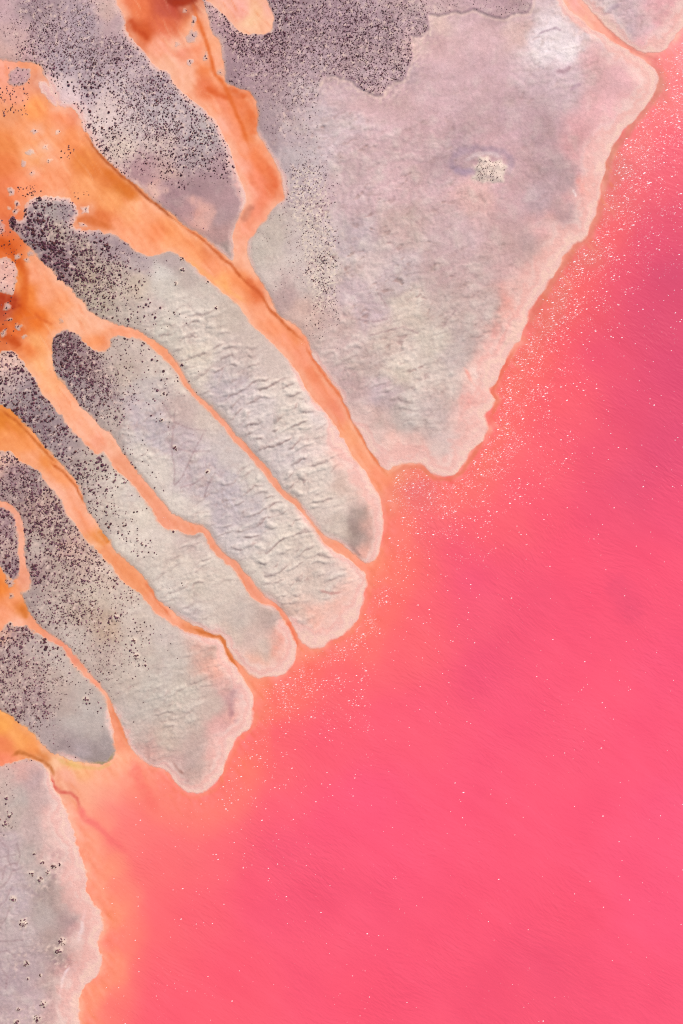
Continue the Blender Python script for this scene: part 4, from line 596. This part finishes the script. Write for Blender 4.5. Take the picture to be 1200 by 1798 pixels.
def water_material(name, ripples=True, rough=.22):
    m, nt, b = mat(name)
    at = node(nt, 'ShaderNodeAttribute', attribute_name='Col')
    # silt grain: strong in the calm shallow streams, faint on the open lake
    gp = node(nt, 'ShaderNodeNewGeometry')
    gn = node(nt, 'ShaderNodeTexNoise', Scale=1.3, Detail=6.0, Roughness=.72, Distortion=.6); nt.links.new(gp.outputs['Position'], gn.inputs['Vector'])
    lo = node(nt, 'ShaderNodeMapRange'); lo.inputs[3].default_value = .22; lo.inputs[4].default_value = .03; nt.links.new(at.outputs['Alpha'], lo.inputs[0]); lo.inputs[2].default_value = .5
    g0 = node(nt, 'ShaderNodeMath', operation='SUBTRACT'); nt.links.new(gn.outputs['Fac'], g0.inputs[0]); g0.inputs[1].default_value = .5
    g1 = node(nt, 'ShaderNodeMath', operation='MULTIPLY_ADD'); nt.links.new(g0.outputs[0], g1.inputs[0]); nt.links.new(lo.outputs[0], g1.inputs[1]); g1.inputs[2].default_value = 1.0
    g2 = node(nt, 'ShaderNodeMath', operation='POWER'); nt.links.new(g1.outputs[0], g2.inputs[0]); g2.inputs[1].default_value = 2.0
    cb = node(nt, 'ShaderNodeCombineXYZ'); nt.links.new(g1.outputs[0], cb.inputs[0]); nt.links.new(g2.outputs[0], cb.inputs[1]); nt.links.new(g2.outputs[0], cb.inputs[2])
    mm = node(nt, 'ShaderNodeVectorMath', operation='MULTIPLY'); nt.links.new(at.outputs['Color'], mm.inputs[0]); nt.links.new(cb.outputs[0], mm.inputs[1])
    nt.links.new(mm.outputs[0], b.inputs['Base Color'])
    b.inputs['Roughness'].default_value = rough
    b.inputs['IOR'].default_value = 1.34
    b.inputs['Specular IOR Level'].default_value = .3
    if ripples:
        tc = node(nt, 'ShaderNodeNewGeometry')
        # slow bend of the wave trains
        nd = node(nt, 'ShaderNodeTexNoise', Scale=.035, Detail=2.0)
        nt.links.new(tc.outputs['Position'], nd.inputs['Vector'])
        ad = node(nt, 'ShaderNodeVectorMath', operation='MULTIPLY_ADD')
        nt.links.new(nd.outputs['Color'], ad.inputs[0]); ad.inputs[1].default_value = (9, 9, 0); nt.links.new(tc.outputs['Position'], ad.inputs[2])
        mp = node(nt, 'ShaderNodeMapping', vector_type='TEXTURE')
        mp.inputs['Rotation'].default_value = (0, 0, math.radians(-36)); mp.inputs['Scale'].default_value = (1.25, .40, 1)
        nt.links.new(ad.outputs[0], mp.inputs['Vector'])
        n1 = node(nt, 'ShaderNodeTexNoise', Scale=1.0, Detail=2.0, Roughness=.45)
        nt.links.new(mp.outputs[0], n1.inputs['Vector'])
        mp2 = node(nt, 'ShaderNodeMapping', vector_type='TEXTURE')
        mp2.inputs['Rotation'].default_value = (0, 0, math.radians(-22)); mp2.inputs['Scale'].default_value = (2.0, .72, 1)
        nt.links.new(ad.outputs[0], mp2.inputs['Vector'])
        n3 = node(nt, 'ShaderNodeTexNoise', Scale=1.0, Detail=1.0, Roughness=.45); nt.links.new(mp2.outputs[0], n3.inputs['Vector'])
        gust = node(nt, 'ShaderNodeTexNoise', Scale=.09, Detail=3.0); nt.links.new(tc.outputs['Position'], gust.inputs['Vector'])
        gr = node(nt, 'ShaderNodeMapRange'); gr.inputs[1].default_value = .35; gr.inputs[2].default_value = .65; gr.inputs[3].default_value = .35; gr.inputs[4].default_value = 1.25
        nt.links.new(gust.outputs['Fac'], gr.inputs[0])
        sm = node(nt, 'ShaderNodeMath', operation='ADD'); nt.links.new(n1.outputs['Fac'], sm.inputs[0]); nt.links.new(n3.outputs['Fac'], sm.inputs[1])
        m0 = node(nt, 'ShaderNodeMath', operation='MULTIPLY'); nt.links.new(sm.outputs[0], m0.inputs[0]); nt.links.new(gr.outputs[0], m0.inputs[1])
        mu = node(nt, 'ShaderNodeMath', operation='MULTIPLY')
        nt.links.new(m0.outputs[0], mu.inputs[0]); nt.links.new(at.outputs['Alpha'], mu.inputs[1])
        bp = node(nt, 'ShaderNodeBump', Strength=1.0, Distance=.058)
        nt.links.new(mu.outputs[0], bp.inputs['Height']); nt.links.new(bp.outputs[0], b.inputs['Normal'])
    return m
M_LAND = land_material()
M_WATER = water_material('brine')

# ------------------------------------------------------------------ mesh building from the tensor grid
def link(name, me, **props):
    o = bpy.data.objects.new(name, me); S.collection.objects.link(o)
    for k, v in props.items(): o[k] = v
    return o
def make_mesh(name, co, faces, col, material, smooth=True):
    me = bpy.data.meshes.new(name)
    nv, nf = len(co), len(faces); k = faces.shape[1]
    me.vertices.add(nv); me.vertices.foreach_set('co', co.astype(np.float32).ravel())
    me.loops.add(nf * k); me.loops.foreach_set('vertex_index', faces.astype(np.int32).ravel())
    me.polygons.add(nf); me.polygons.foreach_set('loop_start', np.arange(0, nf * k, k, dtype=np.int32))
    me.update(calc_edges=True)
    if smooth: me.polygons.foreach_set('use_smooth', np.ones(nf, bool))
    if col is not None:
        a = me.attributes.new('Col', 'FLOAT_COLOR', 'POINT')
        if col.shape[1] == 3: col = np.concatenate([col, np.ones((nv, 1), col.dtype)], 1)
        a.data.foreach_set('color', col.astype(np.float32).ravel())
    me.materials.append(material)
    return me
def axis(lo, hi, a, b, step):
    core = list(np.arange(a, b + step, step)); left, right = [], []
    s, v = step, core[0]
    while v > lo: s *= 1.25; v -= s; left.append(max(v, lo))
    s, v = step, core[-1]
    while v < hi: s *= 1.25; v += s; right.append(min(v, hi))
    return np.asarray(left[::-1] + core + right, np.float32)
def cut(quads, co, col):
    u, inv = np.unique(quads, return_inverse=True)
    return co[u], inv.reshape(quads.shape), col[u]

# ------------------------------------------------------------------ the ground far around and below
me = bpy.data.meshes.new('salt_plain')
me.from_pydata([(-1500, -1500, -2.2), (1500, -1500, -2.2), (1500, 1500, -2.2), (-1500, 1500, -2.2)], [], [(0, 1, 2, 3)])
mg, ntg, bg = mat('plain_mud')
ng = node(ntg, 'ShaderNodeTexNoise', Scale=.05, Detail=6.0); cr = node(ntg, 'ShaderNodeValToRGB')
cr.color_ramp.elements[0].color = (*albedo((165, 148, 150)), 1); cr.color_ramp.elements[1].color = (*albedo((215, 195, 185)), 1)
gp = node(ntg, 'ShaderNodeNewGeometry'); ntg.links.new(gp.outputs['Position'], ng.inputs['Vector'])
ntg.links.new(ng.outputs['Fac'], cr.inputs[0]); ntg.links.new(cr.outputs[0], bg.inputs['Base Color'])
bg.inputs['Roughness'].default_value = .95
me.materials.append(mg)
link('ground', me, kind='structure', label='pale mud plain far around the lake')

# ------------------------------------------------------------------ the flats, banks and islets
xs = axis(-290, 1490, -20, 1220, 1.75); ys = axis(-290, 2090, -20, 1818, 1.75)
gx, gy = np.meshgrid(xs, ys)
H, SDV, PL, MD, LIP, PUCK, TERR = land_height(gx, gy)
WC = water_colour(xs, ys, gx, gy)
LC = land_colour(xs, ys, gx, gy, SDV, PL, MD, LIP, PUCK, TERR, WC)
co = np.stack([wx(gx), wy(gy), H], -1).reshape(-1, 3)
col = albedo(LC).reshape(-1, 3)
nx, ny = len(xs), len(ys)
idx = np.arange(nx * ny, dtype=np.int64).reshape(ny, nx)
Q = np.stack([idx[1:, :-1], idx[1:, 1:], idx[:-1, 1:], idx[:-1, :-1]], -1)
near = np.minimum(np.minimum(SDV[:-1, :-1], SDV[1:, 1:]), np.minimum(SDV[:-1, 1:], SDV[1:, :-1])) < 4.5
cx, cy = (gx[:-1, :-1] + gx[1:, 1:]) / 2, (gy[:-1, :-1] + gy[1:, 1:]) / 2
qx, qy = warp(cx, cy)
RID = ID[np.clip(((qy - Y0) / SDS + .5).astype(int), 0, ID.shape[0] - 1), np.clip(((qx - X0) / SDS + .5).astype(int), 0, ID.shape[1] - 1)]
order = ['leftmost', 'rightmost']
for i in range(len(SD)):
    m = near & (RID == i)
    if not m.any(): continue
    c, f, k = cut(Q[m], co, col)
    if i < N_FLAT:
        name, label, h, p = FLATS[i]
        link(name, make_mesh(name, c, f, k, M_LAND), kind='structure', label=label)
    else:
        x, y, rx, ry = ISLETS[i - N_FLAT]
        where = 'in the orange stream near the upper left edge' if y < 320 and x < 130 else 'in the branching stream from the top edge' if x > 290 else \
                'in orange water above the dark finger end' if y < 400 else 'in rusty water at the left edge' if y < 620 else 'where the thin side channel joins'
        link('mud_islet', make_mesh('mud_islet', c, f, k, M_LAND), kind='structure', label='small pale mud islet ' + where, group='mud islets in the streams')

# ------------------------------------------------------------------ the water: streams and the lake
wxs = axis(-290, 9000, -20, 1220, 2.4); wys = axis(-290, 9000, -20, 1818, 2.4)
vx, vy = np.meshgrid(wxs, wys)
wsd = shore(vx, vy)
wsd = np.where((vx > X1 - 20) | (vy > Y1 - 20), BIG, wsd)
wsd = np.where((vx < 300) & (vy > Y1 - 20), -BIG, wsd)
wsd = np.where((vx < X1) & (vy < Y0 + 12) & (vx < 1380), -BIG, wsd)
wcol = albedo(water_colour(wxs, wys, vx, vy))
rip = .25 + .75 * sstep(6, 120, F_BIG(vx, vy))
rip = rip * (1 - .6 * sstep(850, 1100, vx) * sstep(750, 400, vy))
rip = rip * (.75 + .35 * fbm(vx, vy, 120, 2, 91)) * np.clip(.35 + (vx + vy * .55 - 700) / 900, .3, 1.0)
wc4 = np.concatenate([wcol, np.clip(rip, 0, 1)[..., None]], -1).reshape(-1, 4)
wco = np.stack([wx(vx), wy(vy), np.zeros_like(vx)], -1).reshape(-1, 3)
mx_, my_ = len(wxs), len(wys)
idx = np.arange(mx_ * my_, dtype=np.int64).reshape(my_, mx_)
Q = np.stack([idx[1:, :-1], idx[1:, 1:], idx[:-1, 1:], idx[:-1, :-1]], -1)
wet = np.maximum(np.maximum(wsd[:-1, :-1], wsd[1:, 1:]), np.maximum(wsd[:-1, 1:], wsd[1:, :-1])) > -4.0
cx, cy = (vx[:-1, :-1] + vx[1:, 1:]) / 2, (vy[:-1, :-1] + vy[1:, 1:]) / 2
left = wet.copy()
for name, label, poly in STREAMS:
    m = left & inside(poly, cx, cy)
    left &= ~m
    c, f, k = cut(Q[m], wco, wc4)
    link(name, make_mesh(name, c, f, k, M_WATER), kind='structure', label=label)
c, f, k = cut(Q[left], wco, wc4)
link('lake_water', make_mesh('lake_water', c, f, k, M_WATER), kind='structure', label='open pink lake water filling the right and bottom')

# ------------------------------------------------------------------ saltbush
def clump(seed, rings=3, seg=7, leaves=10):
    """a low, lumpy, leafy cushion about one unit in radius"""
    r = np.random.default_rng(seed); v, f = [(0, 0, .95)], []
    for i in range(1, rings + 1):
        t = i / rings
        for j in range(seg):
            a = 2 * math.pi * (j + .5 * (i % 2)) / seg + r.uniform(-.25, .25)
            rad = math.sin(t * math.pi / 2) * r.uniform(.68, 1.12)
            v.append((rad * math.cos(a), rad * math.sin(a), max(.9 * math.cos(t * math.pi / 2) * r.uniform(.75, 1.25), -.05) if i < rings else -.12))
    for j in range(seg): f.append((0, 1 + j, 1 + (j + 1) % seg))
    for i in range(rings - 1):
        for j in range(seg):
            a, b = 1 + i * seg + j, 1 + i * seg + (j + 1) % seg
            f += [(a, a + seg, b), (b, a + seg, b + seg)]
    for _ in range(leaves):
        a = r.uniform(0, 2 * math.pi); e = r.uniform(.2, 1.3); d = np.array([math.cos(a) * math.cos(e), math.sin(a) * math.cos(e), math.sin(e)])
        s = np.array([-math.sin(a), math.cos(a), 0]) * r.uniform(.12, .2)
        b0 = d * .7; n = len(v)
        v += [tuple(b0 - s), tuple(b0 + s), tuple(d * r.uniform(1.15, 1.4))]; f.append((n, n + 1, n + 2))
    return np.array(v, np.float32), np.array(f, np.int32)
m_sh, nts, bs = mat('saltbush')
ats = node(nts, 'ShaderNodeAttribute', attribute_name='Col'); nts.links.new(ats.outputs['Color'], bs.inputs['Base Color'])
bs.inputs['Roughness'].default_value = .85; bs.inputs['Specular IOR Level'].default_value = .2
TONES = [(92, 50, 64), (112, 70, 84), (84, 50, 58), (128, 88, 102), (102, 62, 62), (120, 80, 92)]

pts = []
cand = rng.uniform((-200, -200), (1000, 1990), (700000, 2)).astype(np.float32)
area = 1200.0 * 2190.0
sv = F_SHRUB(cand[:, 0], cand[:, 1])
_k = sstep(1.2, 2.0, sv[:, 1])
clumpy = np.clip(.95 + (1.2 + .8 * _k) * fbm(cand[:, 0], cand[:, 1], 14, 3, 95), .02, 2.6) * (1.45 - .5 * _k)
prob = sv[:, 0] / 100 * area / len(cand) * clumpy * 2.8
keep = (rng.random(len(cand)) < prob) & (sv[:, 0] > .02)
cand, sv = cand[keep], sv[keep]
h, sdv = land_height(cand[:, 0], cand[:, 1])[:2]
ok = (sdv < -2.0) & (F_BIG(cand[:, 0], cand[:, 1]) < -1)
_pl = F_PLATE(*warp(cand[:, 0], cand[:, 1], .8)); _md = F_MOUND(cand[:, 0], cand[:, 1])
ok &= (cand[:, 0] < 600) | (_pl < -1.5) | (_md < -2)
ok &= (cand[:, 1] > 240) | (cand[:, 0] < 560) | (_pl < -1.5)
size = .73 * sv[:, 1] * np.clip(rng.lognormal(-.05, .36, len(cand)), .45, 1.9)
pts = [(x, y, z, r) for x, y, z, r, o in zip(cand[:, 0], cand[:, 1], h, size, ok) if o]
pts = [p for p in pts if not (p[0] < 185 and p[1] > 1340) or (p[0] < 30 and p[1] < 1470 and random.random() < .5)]
for x, y, r in MOUNDS:
    for _ in range(int(2 + r * r * .28)):
        a, q = random.uniform(0, 6.28), random.uniform(0, .85)
        pts.append([x + r * q * math.cos(a), y + r * q * math.sin(a), None, random.uniform(.8, 1.9)])
# shrubs on banks and islets
for k, (x, y, rx, ry) in enumerate(ISLETS):
    for _ in range(random.randint(0, 2) if rx * ry < 30 else random.randint(3, 7)):
        a, q = random.uniform(0, 6.28), random.uniform(0, .62)
        pts.append([x + rx * q * math.cos(a), y + ry * q * math.sin(a), None, random.uniform(.6, 1.5)])
for x0, y0, x1, y1, n in ((14, 118, 52, 150, 30), (0, 150, 50, 205, 70), (2, 452, 28, 515, 34), (0, 386, 6, 410, 10), (0, 405, 40, 450, 26), (105, 255, 130, 280, 16), (30, 325, 75, 345, 36), (130, 335, 160, 350, 8), (0, 520, 28, 610, 20)):
    for _ in range(n): pts.append([random.uniform(x0, x1), random.uniform(y0, y1), None, random.uniform(.7, 1.7)])
A = np.array([[p[0], p[1], np.nan if p[2] is None else p[2], p[3]] for p in pts], np.float64)
bad = np.isnan(A[:, 2])
A[bad, 2] = np.maximum(land_height(A[bad, 0].astype(np.float32), A[bad, 1].astype(np.float32))[0], 0.0)
A = A[np.argsort(-A[:, 3])]
inframe = (A[:, 0] > 4) & (A[:, 0] < 1196) & (A[:, 1] > 4) & (A[:, 1] < 1794)
big = np.zeros(len(A), bool); big[np.flatnonzero(inframe)[:300]] = True
VAR = []
for s in range(8):
    v, f = clump(s, 3, 7, 12)
    cc = np.repeat(albedo(TONES[s % 6])[None], len(v), 0) * np.random.default_rng(s).uniform(.6, 1.5, (len(v), 1))
    VAR.append(make_mesh('saltbush', v, f, cc, m_sh, smooth=False))
PLACE = ['on the upper left lilac flat', 'on the broad lilac flat', 'on the first wrinkled finger flat', 'on the track marked second finger',
         'on the third finger flat', 'on the wide fourth finger flat', 'on the small mud flat at the left edge', 'on the olive rimmed fifth flat', 'on the lower left corner flat', 'on the top right flat']
Abig = A[big]
sid = ID[((Abig[:, 1] - Y0) / SDS + .5).astype(int), ((Abig[:, 0] - X0) / SDS + .5).astype(int)]
for n, (x, y, z, r) in enumerate(Abig):
    pl = PLACE[sid[n]] if sid[n] < 10 else 'on an islet in orange water'
    same = Abig[sid == sid[n]]; rank = (same[:, 0] + same[:, 1] < x + y).mean()
    part = 'beside the water' if F_SD(np.float32([x]), np.float32([y]))[0] > -9 else ('towards the upper left', 'left of the middle', 'right of the middle', 'towards the lower right')[min(int(rank * 4), 3)]
    o = link('saltbush', VAR[n % 8], label=('big' if r > 2.3 else 'medium sized') + ' dark saltbush ' + pl + ', ' + part, category='shrub', group='saltbush ' + pl)
    o.location = (wx(x), wy(y), z); s = r * U
    o.scale = (s * random.uniform(.85, 1.15), s * random.uniform(.85, 1.15), s * random.uniform(.75, 1.05)); o.rotation_euler = (0, 0, random.uniform(0, 6.28))
rest = A[~big]
parts_v, parts_f, parts_c, base = [], [], [], 0
small = [clump(50 + s, 2, 5, 5) for s in range(6)]
for n, (x, y, z, r) in enumerate(rest):
    v, f = small[n % 6]; a = random.uniform(0, 6.28); ca, sa = math.cos(a) * r * U, math.sin(a) * r * U
    w = np.stack([v[:, 0] * ca - v[:, 1] * sa + wx(x), v[:, 0] * sa + v[:, 1] * ca + wy(y), v[:, 2] * r * U * random.uniform(.7, 1.1) + z], 1)
    parts_v.append(w); parts_f.append(f + base); base += len(v)
    parts_c.append(np.repeat((albedo(TONES[n % 6]) * random.uniform(.6, 1.6))[None], len(v), 0))
link('low_shrubs', make_mesh('low_shrubs', np.concatenate(parts_v), np.concatenate(parts_f), np.concatenate(parts_c), m_sh, smooth=False),
     kind='stuff', label='countless small dark saltbushes dotting the salt flats', category='shrubs')
print('shrubs', len(A), 'rest', len(rest))

# ------------------------------------------------------------------ sun glints on the water, painted as pale diffuse flecks
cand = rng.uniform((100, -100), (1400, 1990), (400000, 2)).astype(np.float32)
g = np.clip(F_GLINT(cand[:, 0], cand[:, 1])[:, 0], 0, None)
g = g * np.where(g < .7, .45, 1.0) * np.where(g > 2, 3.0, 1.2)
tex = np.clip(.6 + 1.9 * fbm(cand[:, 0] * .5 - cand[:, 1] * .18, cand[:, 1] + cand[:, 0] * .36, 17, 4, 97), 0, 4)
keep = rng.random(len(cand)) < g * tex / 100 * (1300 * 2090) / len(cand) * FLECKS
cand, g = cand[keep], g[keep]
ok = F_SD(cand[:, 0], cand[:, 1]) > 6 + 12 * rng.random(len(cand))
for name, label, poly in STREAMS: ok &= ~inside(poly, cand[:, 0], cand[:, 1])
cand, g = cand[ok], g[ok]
nw = len(cand)
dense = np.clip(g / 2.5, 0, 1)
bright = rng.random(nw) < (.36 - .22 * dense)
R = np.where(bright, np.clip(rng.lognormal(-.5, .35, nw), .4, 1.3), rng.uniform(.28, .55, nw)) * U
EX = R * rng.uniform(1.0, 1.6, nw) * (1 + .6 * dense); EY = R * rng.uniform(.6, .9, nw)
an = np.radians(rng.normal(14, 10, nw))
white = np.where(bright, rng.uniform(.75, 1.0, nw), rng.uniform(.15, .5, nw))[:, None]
FC = albedo(F_WATER(cand[:, 0], cand[:, 1])) * (1 - white) + np.array([.80, .75, .76]) * white  # glint brightness mixed into the water colour
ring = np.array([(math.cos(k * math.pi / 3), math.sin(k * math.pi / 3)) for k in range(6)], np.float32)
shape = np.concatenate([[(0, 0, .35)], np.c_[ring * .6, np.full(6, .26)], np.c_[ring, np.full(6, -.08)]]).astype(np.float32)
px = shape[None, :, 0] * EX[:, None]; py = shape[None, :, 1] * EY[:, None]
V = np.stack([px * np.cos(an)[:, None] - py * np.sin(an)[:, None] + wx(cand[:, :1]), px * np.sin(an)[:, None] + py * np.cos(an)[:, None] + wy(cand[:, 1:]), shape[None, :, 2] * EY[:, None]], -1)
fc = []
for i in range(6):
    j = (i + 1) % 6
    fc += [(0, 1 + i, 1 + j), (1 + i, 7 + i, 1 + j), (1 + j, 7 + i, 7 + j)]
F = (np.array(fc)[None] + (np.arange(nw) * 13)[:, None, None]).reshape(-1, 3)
m_glint, ntf, bf = mat('painted_glint')
atf = node(ntf, 'ShaderNodeAttribute', attribute_name='Col'); ntf.links.new(atf.outputs['Color'], bf.inputs['Base Color'])
bf.inputs['Roughness'].default_value = .35
link('glint_flecks', make_mesh('glint_flecks', V.reshape(-1, 3), F, np.repeat(FC, 13, 0), m_glint),
     kind='stuff', label='scattered sun glints painted as pale flecks on the pink water near shore', category='foam')  # category foam holds only the painted sun glints
print('flecks', nw)
